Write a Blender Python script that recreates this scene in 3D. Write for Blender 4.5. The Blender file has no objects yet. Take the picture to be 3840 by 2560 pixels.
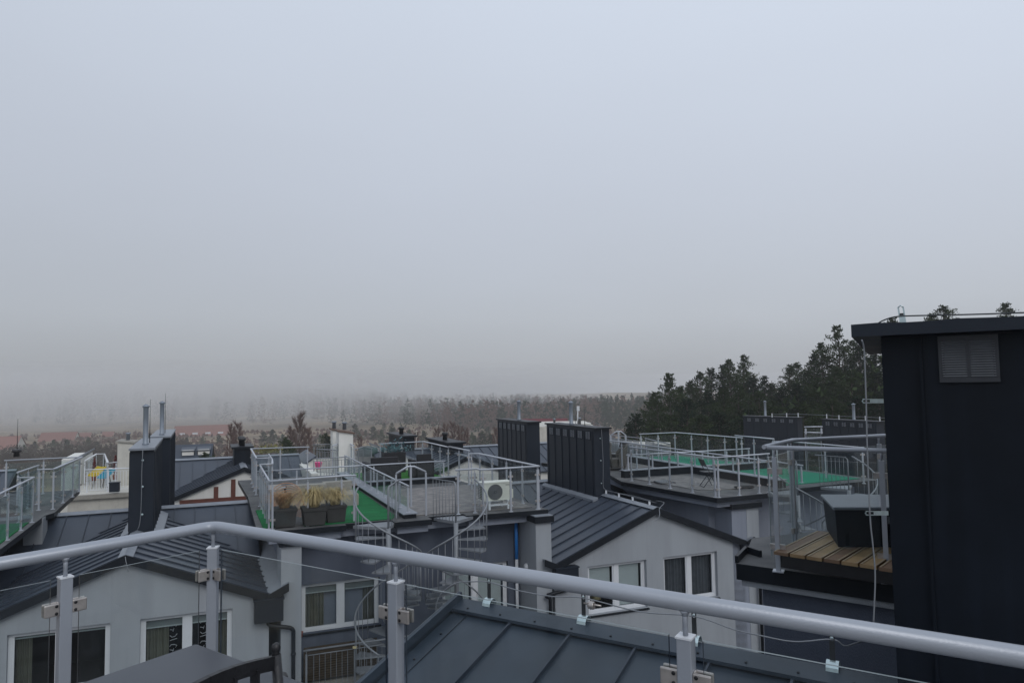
import bpy, math, random
from mathutils import Vector as V, Matrix
random.seed(7)
R=math.radians
# ---------------------------------------------------------------- camera
EYE=1.7; FPX=2560.0; PITCH=R(3.507); ROLL=R(-0.916)
sc=bpy.context.scene; col=sc.collection
fwd=V((0,math.cos(PITCH),math.sin(PITCH))); r0=V((1,0,0)); u0=r0.cross(fwd)
rt=math.cos(ROLL)*r0+math.sin(ROLL)*u0; up=-math.sin(ROLL)*r0+math.cos(ROLL)*u0
O=V((0,0,EYE))
cam=bpy.data.objects.new('camera',bpy.data.cameras.new('camera')); col.objects.link(cam)
cam.matrix_world=Matrix(((rt.x,up.x,-fwd.x,O.x),(rt.y,up.y,-fwd.y,O.y),(rt.z,up.z,-fwd.z,O.z),(0,0,0,1)))
cam.data.sensor_width=36; cam.data.lens=24.0; cam.data.clip_start=0.05; cam.data.clip_end=5000
sc.camera=cam
sc.cycles.volume_bounces=3; sc.cycles.max_bounces=10; sc.cycles.transparent_max_bounces=24
sc.view_settings.view_transform='Standard'; sc.view_settings.look='None'; sc.view_settings.exposure=0.0; sc.view_settings.gamma=1
# ---------------------------------------------------------------- sky: flat overcast daylight
w=bpy.data.worlds.new('World'); sc.world=w; w.use_nodes=True
nt=w.node_tree; N=nt.nodes; L=nt.links; N.clear()
out=N.new('ShaderNodeOutputWorld'); bg=N.new('ShaderNodeBackground'); bg2=N.new('ShaderNodeBackground')
sky=N.new('ShaderNodeTexSky'); sky.sky_type='NISHITA'; sky.sun_disc=False; sky.sun_elevation=R(38); sky.sun_rotation=R(150)
tc=N.new('ShaderNodeTexCoord'); sp=N.new('ShaderNodeSeparateXYZ'); rp=N.new('ShaderNodeValToRGB'); ad=N.new('ShaderNodeAddShader')
L.new(tc.outputs['Generated'],sp.inputs[0])
nz=N.new('ShaderNodeTexNoise'); nz.inputs['Scale'].default_value=1.6; nz.inputs['Detail'].default_value=3
mp=N.new('ShaderNodeMapping'); mp.inputs['Scale'].default_value=(1,1,3); L.new(tc.outputs['Generated'],mp.inputs[0]); L.new(mp.outputs[0],nz.inputs[0])
ma=N.new('ShaderNodeMath'); ma.operation='MULTIPLY_ADD'; ma.inputs[1].default_value=0.10; L.new(nz.outputs[0],ma.inputs[0])
sb=N.new('ShaderNodeMath'); sb.operation='ADD'; sb.inputs[1].default_value=-0.05; L.new(sp.outputs[2],sb.inputs[0]); L.new(sb.outputs[0],ma.inputs[2])
L.new(ma.outputs[0],rp.inputs[0])
e=rp.color_ramp.elements
def srgb(r,g,b):
    f=lambda c:(c/255/12.92 if c/255<=0.04045 else ((c/255+0.055)/1.055)**2.4)
    return (f(r),f(g),f(b),1)
e[0].position=0.0; e[0].color=srgb(158,162,169)
e[1].position=1.0; e[1].color=srgb(212,222,236)
for p_,c_ in ((0.035,(167,171,178)),(0.10,(180,185,193)),(0.28,(193,200,212)),(0.50,(206,215,229))):
    x=e.new(p_); x.color=srgb(*c_)
# brighter cloud towards the right (+x)
gx=N.new('ShaderNodeMath'); gx.operation='MULTIPLY_ADD'; gx.inputs[1].default_value=.13; gx.inputs[2].default_value=1.0; L.new(sp.outputs[0],gx.inputs[0])
L.new(rp.outputs[0],bg.inputs[0]); L.new(gx.outputs[0],bg.inputs[1])
L.new(sky.outputs[0],bg2.inputs[0]); bg2.inputs[1].default_value=0.004
L.new(bg.outputs[0],ad.inputs[0]); L.new(bg2.outputs[0],ad.inputs[1]); L.new(ad.outputs[0],out.inputs[0])
sl=bpy.data.lights.new('sun','SUN'); sl.energy=0.8; sl.angle=R(30); sl.color=(1,0.97,0.93)
so=bpy.data.objects.new('sun',sl); col.objects.link(so); so.rotation_euler=(R(52),0,R(-30+180)); 
so.rotation_euler=V((math.sin(R(150)),math.cos(R(150)),math.tan(R(38)))).to_track_quat('Z','Y').to_euler()

# ---------------------------------------------------------------- survey helpers: a sight line meets a known height, plane or distance
def ray(x,y): return fwd+rt*((x-1920)/FPX)-up*((y-1280)/FPX)
def onz(x,y,z): d=ray(x,y); return O+d*((z-EYE)/d.z)
def atd(x,y,D): d=ray(x,y); return O+d*(D/d.y)
def onpl(x,y,p0,n): d=ray(x,y); return O+d*((p0-O).dot(n)/d.dot(n))
AZ=R(69.7); dA=V((math.sin(AZ),math.cos(AZ),0)); dB0=V((-math.cos(AZ),math.sin(AZ),0)); dB=(dB0-0.07*dA)
def W(a,b,z=0.0): return dA*(a-0.07*(b-16.2))+dB0*b+V((0,0,z))
def AB(p): b=p.dot(dB0); return (p.dot(dA)+0.07*(b-16.2),b)
CZ=R(-57.46); dC=V((-math.sin(CZ),-math.cos(CZ),0)); dD=V((math.cos(CZ),-math.sin(CZ),0))  # dC to the right, dD away
UP=V((0,0,1))
# ---------------------------------------------------------------- mesh builder
class MB:
    def __init__(s): s.v=[]; s.f=[]; s.m=[]; s.s=[]
    def face(s,pts,mi=0,sm=False):
        n=len(s.v); s.v+= [V(p) for p in pts]; s.f.append(tuple(range(n,n+len(pts)))); s.m.append(mi); s.s.append(sm); return s
    def hexa(s,b,t,mi=0,top=None):
        n=len(s.v); k=len(b); s.v+=[V(p) for p in b]+[V(p) for p in t]
        s.f.append(tuple(range(n+k-1,n-1,-1))); s.f.append(tuple(range(n+k,n+2*k)))
        s.m+=[mi,mi if top is None else top]; s.s+=[False]*2
        for i in range(k):
            j=(i+1)%k; s.f.append((n+i,n+j,n+k+j,n+k+i)); s.m.append(mi); s.s.append(False)
        return s
    def box(s,c,dx,dy,dz,ux=V((1,0,0)),uy=V((0,1,0)),uz=V((0,0,1)),mi=0):
        c=V(c); X=ux.normalized()*dx/2; Y=uy.normalized()*dy/2; Z=uz.normalized()*dz/2
        return s.hexa([c-X-Y-Z,c+X-Y-Z,c+X+Y-Z,c-X+Y-Z],[c-X-Y+Z,c+X-Y+Z,c+X+Y+Z,c-X+Y+Z],mi)
    def abox(s,a0,a1,b0,b1,z0,z1,mi=0):
        return s.hexa([W(a0,b0,z0),W(a1,b0,z0),W(a1,b1,z0),W(a0,b1,z0)],[W(a0,b0,z1),W(a1,b0,z1),W(a1,b1,z1),W(a0,b1,z1)],mi)
    def prism(s,pts,z0,z1,mi=0,top=None):
        return s.hexa([V((p[0],p[1],z0)) for p in pts],[V((p[0],p[1],z1)) for p in pts],mi,top)
    def beam(s,p,q,wd,h,mi=0,upv=UP):
        p=V(p);q=V(q);d=(q-p); l=d.length; d.normalize(); x=d.cross(upv).normalized() if abs(d.dot(upv))<.99 else V((1,0,0)); z=x.cross(d)
        return s.box((p+q)/2,l,wd,h,d,x,z,mi)
    def tube(s,path,r,n=8,mi=0,r2=None,cap=True,closed=False):
        path=[V(p) for p in path]; k=len(path); st=len(s.v); ref=None
        for i,p in enumerate(path):
            d=(path[min(i+1,k-1)]-path[max(i-1,0)]).normalized()
            if closed: d=(path[(i+1)%k]-path[(i-1)%k]).normalized()
            if ref is None: ref=UP if abs(d.z)<.9 else V((1,0,0))
            x=d.cross(ref)
            if x.length<1e-4: x=d.cross(V((0.3,1,0.2)))
            x.normalize(); y=x.cross(d).normalized(); ref=y if abs(d.z)>.9 else UP
            rr=r if r2 is None else r+(r2-r)*i/(k-1)
            # mitre at corners keeps the tube round
            if 0<i<k-1 and not closed:
                c=(path[i]-path[i-1]).normalized().dot((path[i+1]-path[i]).normalized()); sc_=1/max(.5,math.sqrt((1+c)/2))
            else: sc_=1
            for j in range(n):
                t=2*math.pi*j/n; s.v.append(p+(x*math.cos(t)*sc_+y*math.sin(t))*rr)
        rng=k if closed else k-1
        for i in range(rng):
            i2=(i+1)%k
            for j in range(n):
                j2=(j+1)%n; s.f.append((st+i*n+j,st+i*n+j2,st+i2*n+j2,st+i2*n+j)); s.m.append(mi); s.s.append(n>4)
        if cap and not closed:
            s.f.append(tuple(st+j for j in range(n-1,-1,-1))); s.f.append(tuple(st+(k-1)*n+j for j in range(n))); s.m+=[mi,mi]; s.s+=[False]*2
        return s
    def lathe(s,c,prof,n=16,mi=0,ax=UP):
        c=V(c); ax=ax.normalized(); x=ax.cross(V((0.31,0.95,0.07))).normalized(); y=ax.cross(x); st=len(s.v); k=len(prof)
        for r,h in prof:
            for j in range(n):
                t=2*math.pi*j/n; s.v.append(c+ax*h+(x*math.cos(t)+y*math.sin(t))*max(r,1e-4))
        for i in range(k-1):
            for j in range(n):
                j2=(j+1)%n; s.f.append((st+i*n+j,st+i*n+j2,st+(i+1)*n+j2,st+(i+1)*n+j)); s.m.append(mi); s.s.append(True)
        s.f.append(tuple(st+j for j in range(n-1,-1,-1))); s.f.append(tuple(st+(k-1)*n+j for j in range(n))); s.m+=[mi,mi]; s.s+=[False]*2
        return s
    def mesh(s,name,mats,org=V((0,0,0))):
        me=bpy.data.meshes.new(name); me.from_pydata([tuple(p-org) for p in s.v],[],s.f)
        for m in (mats if isinstance(mats,(list,tuple)) else [mats]): me.materials.append(m)
        me.polygons.foreach_set('material_index',s.m); me.polygons.foreach_set('use_smooth',s.s); me.update(); return me
    def build(s,name,mats,parent=None,org=None,bevel=0):
        org=(wloc(parent) if parent else (org if org is not None else V((0,0,0)))) 
        o=bpy.data.objects.new(name,s.mesh(name,mats,org)); col.objects.link(o)
        if parent: o.parent=parent
        else: o.location=org
        if bevel:
            b=o.modifiers.new('bevel','BEVEL'); b.width=bevel; b.segments=2; b.limit_method='ANGLE'; b.angle_limit=R(40)
        return o
def wloc(o):
    p=V((0,0,0))
    while o: p=p+o.location; o=o.parent
    return p
def tag(o,label=None,cat=None,group=None,kind=None):
    if label: o['label']=label
    if cat: o['category']=cat
    if group: o['group']=group
    if kind: o['kind']=kind
    return o
def thing(name,label,cat,loc=(0,0,0),group=None):
    o=bpy.data.objects.new(name,None); col.objects.link(o); o.location=V(loc); o.empty_display_size=.2
    return tag(o,label,cat,group)
def inst(src,parent,wpos,name=None):
    "another object with the same mesh, placed at a world point under parent"
    o=bpy.data.objects.new(name or src.name.split('.')[0],src.data); col.objects.link(o)
    if parent: o.parent=parent; o.location=V(wpos)-wloc(parent)
    else: o.location=V(wpos)
    for m in src.modifiers:
        b=o.modifiers.new('bevel','BEVEL'); b.width=m.width; b.segments=m.segments; b.limit_method='ANGLE'; b.angle_limit=m.angle_limit
    return o
def fit_empty(e,loc): e.location=V(loc)
# ---------------------------------------------------------------- materials
def mat(name,c,rough=.6,metal=0,var=.12,scale=3,bump=0,bscale=40,spec=.5,c2=None,stretch=None,coat=0,streak=0):
    m=bpy.data.materials.new(name); m.use_nodes=True; t=m.node_tree; n=t.nodes; l=t.links; p=n['Principled BSDF']
    p.inputs['Roughness'].default_value=rough; p.inputs['Metallic'].default_value=metal; p.inputs['Specular IOR Level'].default_value=spec
    if coat: p.inputs['Coat Weight'].default_value=coat; p.inputs['Coat Roughness'].default_value=.15
    co=n.new('ShaderNodeTexCoord'); src=co.outputs['Object']
    if stretch:
        mm=n.new('ShaderNodeMapping'); mm.inputs['Scale'].default_value=stretch; l.new(src,mm.inputs[0]); src=mm.outputs[0]
    nz=n.new('ShaderNodeTexNoise'); nz.inputs['Scale'].default_value=scale; nz.inputs['Detail'].default_value=6; nz.inputs['Roughness'].default_value=.6
    l.new(src,nz.inputs[0]); r=n.new('ShaderNodeValToRGB'); r.color_ramp.elements[0].position=.3; r.color_ramp.elements[1].position=.7
    a=[max(0,x*(1-var)) for x in c[:3]]; b=[min(1,x*(1+var)) for x in (c2 or c)[:3]]
    r.color_ramp.elements[0].color=(*a,1); r.color_ramp.elements[1].color=(*b,1)
    l.new(nz.outputs[0],r.inputs[0]); colo=r.outputs[0]
    if streak:
        m3=n.new('ShaderNodeMapping'); m3.inputs['Scale'].default_value=(5,5,.22); l.new(co.outputs['Object'],m3.inputs[0]); n3=n.new('ShaderNodeTexNoise'); n3.inputs['Scale'].default_value=1.6; n3.inputs['Detail'].default_value=5; l.new(m3.outputs[0],n3.inputs[0])
        g3=n.new('ShaderNodeMapRange'); g3.inputs['From Min'].default_value=.50; g3.inputs['From Max'].default_value=.75; g3.inputs['To Min'].default_value=1.0; g3.inputs['To Max'].default_value=1-streak; l.new(n3.outputs[0],g3.inputs[0])
        mm3=n.new('ShaderNodeVectorMath'); mm3.operation='SCALE'; l.new(colo,mm3.inputs[0]); l.new(g3.outputs[0],mm3.inputs['Scale']); colo=mm3.outputs[0]
    l.new(colo,p.inputs['Base Color'])
    if rough<.9:
        mr=n.new('ShaderNodeMapRange'); mr.inputs['To Min'].default_value=max(0,rough-.08); mr.inputs['To Max'].default_value=min(1,rough+.10); l.new(nz.outputs[0],mr.inputs[0]); l.new(mr.outputs[0],p.inputs['Roughness'])
    if bump:
        n2=n.new('ShaderNodeTexNoise'); n2.inputs['Scale'].default_value=bscale; n2.inputs['Detail'].default_value=4; l.new(src,n2.inputs[0])
        bp=n.new('ShaderNodeBump'); bp.inputs['Strength'].default_value=bump; bp.inputs['Distance'].default_value=.02; l.new(n2.outputs[0],bp.inputs['Height']); l.new(bp.outputs[0],p.inputs['Normal'])
    return m
def glassmat(name,tint=(.90,.95,.93),refl=.05,df_=(.42,.46,.48)):
    m=bpy.data.materials.new(name); m.use_nodes=True; t=m.node_tree; n=t.nodes; l=t.links; n.clear()
    o=n.new('ShaderNodeOutputMaterial'); tr=n.new('ShaderNodeBsdfTransparent'); tr.inputs[0].default_value=(*tint,1)
    g=n.new('ShaderNodeBsdfGlossy'); g.inputs['Roughness'].default_value=.03; g.inputs[0].default_value=(.9,.95,1,1)
    lw=n.new('ShaderNodeLayerWeight'); lw.inputs[0].default_value=.5; pw_=n.new('ShaderNodeMath'); pw_.operation='POWER'; pw_.inputs[1].default_value=4; l.new(lw.outputs['Facing'],pw_.inputs[0])
    fr=n.new('ShaderNodeMath'); fr.operation='MULTIPLY_ADD'; fr.inputs[1].default_value=.45; fr.inputs[2].default_value=.025; l.new(pw_.outputs[0],fr.inputs[0])
    mx=n.new('ShaderNodeMixShader'); l.new(fr.outputs[0],mx.inputs[0]); l.new(tr.outputs[0],mx.inputs[1]); l.new(g.outputs[0],mx.inputs[2])
    # thin film of dirt and drops
    co=n.new('ShaderNodeTexCoord'); nz=n.new('ShaderNodeTexNoise'); nz.inputs['Scale'].default_value=9; nz.inputs['Detail'].default_value=8; l.new(co.outputs['Object'],nz.inputs[0])
    mr=n.new('ShaderNodeMapRange'); mr.inputs['From Min'].default_value=.4; mr.inputs['From Max'].default_value=.8; mr.inputs['To Min'].default_value=refl*.3; mr.inputs['To Max'].default_value=refl*1.6; l.new(nz.outputs[0],mr.inputs[0])
    df=n.new('ShaderNodeBsdfDiffuse'); df.inputs[0].default_value=(*df_,1)
    m2=n.new('ShaderNodeMixShader'); l.new(mr.outputs[0],m2.inputs[0]); l.new(mx.outputs[0],m2.inputs[1]); l.new(df.outputs[0],m2.inputs[2]); l.new(m2.outputs[0],o.inputs[0])
    return m
M={}
M['galv']=mat('galvanised_steel',(.21,.225,.245),.5,.2,.10,6,.08,60)
M['steelpaint']=mat('satin_grey_steel',(.33,.355,.40),.34,.2,.05,4,.05,150)
M['rail']=mat('pale_grey_rail',(.42,.445,.49),.36,.2,.05,4,.05,150)
M['louver2']=mat('grey_vent_slats',(.24,.26,.29),.5,.1,.1,8)
M['ventframe']=mat('dark_vent_frame',(.028,.031,.038),.5,.1,.1,8)
M['capbrown']=mat('brown_chimney_cap',(.12,.075,.055),.8,0,.15,5)
M['brushed']=mat('brushed_steel',(.42,.39,.37),.35,.6,.18,25)
M['zinc']=mat('zinc_plate',(.55,.66,.68),.3,.6,.15,12)
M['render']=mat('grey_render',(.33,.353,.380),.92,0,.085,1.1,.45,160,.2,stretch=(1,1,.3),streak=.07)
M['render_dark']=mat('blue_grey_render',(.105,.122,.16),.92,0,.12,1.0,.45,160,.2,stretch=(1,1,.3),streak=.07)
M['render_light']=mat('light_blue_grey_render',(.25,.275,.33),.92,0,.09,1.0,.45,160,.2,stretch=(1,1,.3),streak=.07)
M['white_wall']=mat('white_render',(.70,.69,.65),.9,0,.06,1.5,.3,120,.2,streak=.08)
M['white_dirty']=mat('weathered_white_render',(.55,.53,.48),.9,0,.12,2,.3,120,.2,streak=.15)
M['roof']=mat('blue_grey_roof_sheet',(.037,.048,.068),.38,.0,.20,.9,.30,2.2,.40,stretch=(1,1,1))
M['roof_near']=mat('slate_blue_roof_sheet',(.029,.041,.058),.40,.0,.26,1.6,.30,2.4,.38)
M['roof_edge']=mat('dark_verge_sheet',(.009,.012,.017),.45,0,.15,3,spec=.25)
M['flash']=mat('light_flashing_sheet',(.20,.22,.25),.42,.1,.14,4,.1,20)
M['chim']=mat('anthracite_sheet',(.0062,.0092,.0150),.5,0,.25,1.6,.25,2.0,.16,streak=-.55)
M['chimface']=mat('anthracite_panel',(.0125,.0180,.0280),.45,0,.12,1.6,.05,20,.3)
M['seam_shade']=mat('shaded_roof_seam',(.024,.033,.050),.4,0,.10,.9,spec=.4)  # roof seams: sheet colour darkened to paint in the seam shading
M['louver']=mat('dark_vent_louver',(.15,.16,.175),.45,.2,.1,8)
M['pipe']=mat('flue_pipe',(.23,.26,.30),.45,.4,.1,8)
M['membrane']=mat('roof_membrane',(.085,.09,.095),.85,0,.25,2.5,.3,90,.3,c2=(.12,.12,.12))
M['deckgrey']=mat('weathered_grey_boards',(.15,.145,.15),.8,0,.25,4,.2,30,.3,c2=(.20,.19,.18))
M['turf']=mat('artificial_turf',(.013,.15,.05),.9,0,.22,3,.6,220,.2)
M['turf2']=mat('bright_artificial_turf',(.03,.17,.02),.9,0,.22,4,.6,220,.2)
M['turf3']=mat('sea_green_turf',(.02,.22,.13),.85,0,.10,3,.4,220,.2)
M['concrete']=mat('fair_faced_concrete',(.30,.285,.255),.9,0,.16,5,.3,70,.2)
M['pot']=mat('graphite_planter',(.040,.041,.040),.7,0,.15,6)
M['rattan']=mat('black_rattan',(.014,.014,.018),.7,0,.3,30,.8,90)
M['rattan2']=mat('brown_rattan',(.10,.095,.085),.75,0,.3,30,.8,90)
M['black']=mat('black_cast_iron',(.012,.012,.014),.42,0,.2,12,.15,40)
M['tabletop']=mat('dark_grey_tabletop',(.050,.055,.068),.34,0,.06,3)
M['pvc']=mat('white_window_frame',(.66,.68,.71),.35,0,.03,4)
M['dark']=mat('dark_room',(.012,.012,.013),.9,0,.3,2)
M['blind']=mat('roller_blind',(.20,.23,.23),.8,0,.05,5)
M['slat']=mat('pale_blind_slat',(.42,.47,.47),.6,0,.06,5)
M['curtain']=mat('olive_curtain',(.17,.17,.13),.9,0,.12,6)
M['curtain2']=mat('slate_curtain',(.10,.11,.125),.9,0,.15,6)
M['wood']=mat('brown_deck_board',(.26,.165,.08),.6,0,.22,2.2,.15,26,.4,c2=(.34,.235,.12),stretch=(1,1,1))
M['wooddark']=mat('dark_wood',(.05,.035,.02),.7,0,.3,5)
M['timber']=mat('brown_timber_beam',(.115,.035,.022),.7,0,.2,5)
M['straw']=mat('dry_grass',(.34,.26,.12),.9,0,.25,6,c2=(.45,.36,.18))
M['strawo']=mat('orange_dry_grass',(.36,.21,.10),.9,0,.25,6)
M['wicker']=mat('orange_wicker',(.42,.22,.13),.6,0,.15,9)
M['acbody']=mat('cream_enamel',(.72,.72,.64),.4,0,.04,5)
M['acdark']=mat('ac_grille',(.10,.10,.10),.5,0,.1,20)
M['blue']=mat('blue_protective_film',(.02,.20,.60),.4,0,.05,5)
M['yellow']=mat('yellow_plastic',(.62,.47,.03),.5,0,.05,5)
M['cyan']=mat('turquoise_plastic',(.02,.33,.48),.5,0,.05,5)
M['pink']=mat('pink_plastic',(.75,.06,.25),.5,0,.05,5)
M['redtile']=mat('red_roof_tiles',(.22,.11,.09),.8,0,.18,2,.3,8)
M['darkred']=mat('deep_red_roof_sheet',(.12,.020,.026),.6,0,.1,2)
M['bark']=mat('tree_bark',(.075,.055,.045),.9,0,.25,5)
M['birch']=mat('birch_bark',(.42,.38,.34),.85,0,.3,8)
M['needle']=mat('pine_needles',(.013,.025,.010),.9,0,.45,.35,c2=(.036,.056,.019),spec=.15)
M['needle2']=mat('spruce_needles',(.013,.027,.013),.9,0,.4,.35,spec=.15)
M['needle3']=mat('young_pine_needles',(.045,.075,.030),.85,0,.4,.5)
M['twig']=mat('rust_brown_twigs',(.115,.055,.042),.9,0,.35,.4)
M['greytwig']=mat('grey_brown_twigs',(.120,.074,.060),.9,0,.35,.3)
M['bluefol']=mat('blue_green_leaves',(.10,.20,.22),.8,0,.3,4)
M['redfol']=mat('red_conifer',(.18,.03,.03),.85,0,.3,4)
M['ground']=mat('heath_ground',(.085,.065,.042),.95,0,.4,.03,c2=(.22,.165,.105))
M['track']=mat('pale_sandy_track',(.30,.25,.20),.95,0,.15,.3)
M['asphalt']=mat('yard_paving',(.07,.07,.075),.9,0,.2,.5)
M['cream']=mat('cream_plastic',(.60,.52,.30),.6,0,.06,5)
M['terra']=mat('terracotta',(.30,.09,.05),.8,0,.2,8)
M['glass']=glassmat('balustrade_glass',(.955,.972,.97),.010)
M['glassg']=glassmat('green_balustrade_glass',(.88,.925,.92),.025)
M['pane']=glassmat('window_glass',(.80,.83,.84),.004)
def edgemat():
    return mat('glass_edge',(.16,.20,.21),.3,0,.05,5)
M['gedge']=edgemat()
HAZE=0.0006; FOG=0.0013
M['wood2']=mat('dark_brown_deck_board',(.19,.12,.075),.62,0,.2,2.4,.15,26,.4); M['woodl']=mat('pale_board_edge',(.34,.26,.165),.6,0,.15,5)
# ================================================================ railings
def railing(name,label,pts,zf,px=None,spacing=1.0,kind='glass',r=.021,pw=.04,group=None,gmat='glass',skip0=False,bar=.006,postonly=None,clamps=True,rail_mat='rail',infill_h=None,drop=0.0,cat='railing'):
    """handrail polyline (world), floor height, posts along it; glass panes or bars between the posts"""
    pts=[V(p) for p in pts]; base=V((pts[0].x,pts[0].y,zf)); t=thing(name,label,cat,base,group)
    MB().tube(pts,r,10).build('handrail',M[rail_mat],t)
    H=pts[0].z-zf; pin=.085 if H>.9 else .05; ph=H-pin
    d0=(pts[1]-pts[0]); d0.z=0; d0.normalize()
    pm=MB(); s=V((-d0.y,d0.x,0))
    pm.box(V((0,0,ph/2)),pw,pw,ph,d0,s); pm.box(V((0,0,.005)),pw*2.4,pw*2.4,.01,d0,s); pm.tube([V((0,0,ph)),V((0,0,H))],.009,6)
    pmesh=pm.mesh('post',[M[rail_mat]])
    cm=None
    if kind=='glass' and clamps:
        c=MB()
        c.box(V((0,0,0)),.045,.028,.05,d0,s)
        cm=c.mesh('clamp',[M['brushed']]); cps=[d0*sg*(pw/2+.022)+V((0,0,zz)) for zz in (ph-.13,.22) for sg in (-1,1)]
    # arc-length post positions
    pos=[]
    for i in range(len(pts)-1):
        a,b=pts[i],pts[i+1]; l=(b-a).length; n=max(1,round(l/spacing))
        if abs((b-a).z)>.3: continue
        for k in range(n+1):
            q=a+(b-a)*(k/n); 
            if k==0: q=a+(b-a)*min(.25,.06/l)
            if k==n: q=a+(b-a)*max(.75,1-.06/l)
            if not pos or (pos[-1][0]-q).length>.25: pos.append((q,i))
    for q,i in pos[1 if skip0 else 0:]:
        o=bpy.data.objects.new('post',pmesh); col.objects.link(o); o.parent=t; o.location=V((q.x,q.y,zf))-base
        if cm: 
            for cq in cps: c=bpy.data.objects.new('clamp',cm); col.objects.link(c); c.parent=o; c.location=cq
    for k in range(len(pos)-1):
        (p,i),(q,j)=pos[k],pos[k+1]
        d=q-p; d.z=0; l=d.length
        if l<.25: continue
        d.normalize(); p2=p+d*.035; q2=q-d*.035
        g=MB()
        if kind=='glass':
            n_=V((-d.y,d.x,0))*.004; z0=zf+.10; z1=p.z-pin-.02
            P=[V((x.x,x.y,0)) for x in (p2-n_,q2-n_,q2+n_,p2+n_)]
            b=[V((x.x,x.y,z0)) for x in P]; tt=[V((x.x,x.y,z1)) for x in P]
            g.face([b[0],b[1],tt[1],tt[0]]); g.face([b[2],b[3],tt[3],tt[2]]); g.face(tt,1); g.face([b[1],b[2],tt[2],tt[1]],1); g.face([b[3],b[0],tt[0],tt[3]],1)
            g.build('glass_panel',[M[gmat],M['gedge']],t)
        else:
            nb=max(2,int(l/.12)); zt=p.z-.11
            for u in range(1,nb):
                x=p2+(q2-p2)*(u/nb); g.tube([V((x.x,x.y,zf+.1)),V((x.x,x.y,zt))],bar,4,cap=False)
            g.tube([V((p2.x,p2.y,zt)),V((q2.x,q2.y,zt))],.012,6); g.tube([V((p2.x,p2.y,zf+.1)),V((q2.x,q2.y,zf+.1))],.012,6)
            g.build('bar_infill',M[rail_mat],t)
    return t
def Zp(l,z): return [onz(x,y,z) for x,y in l]
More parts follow.
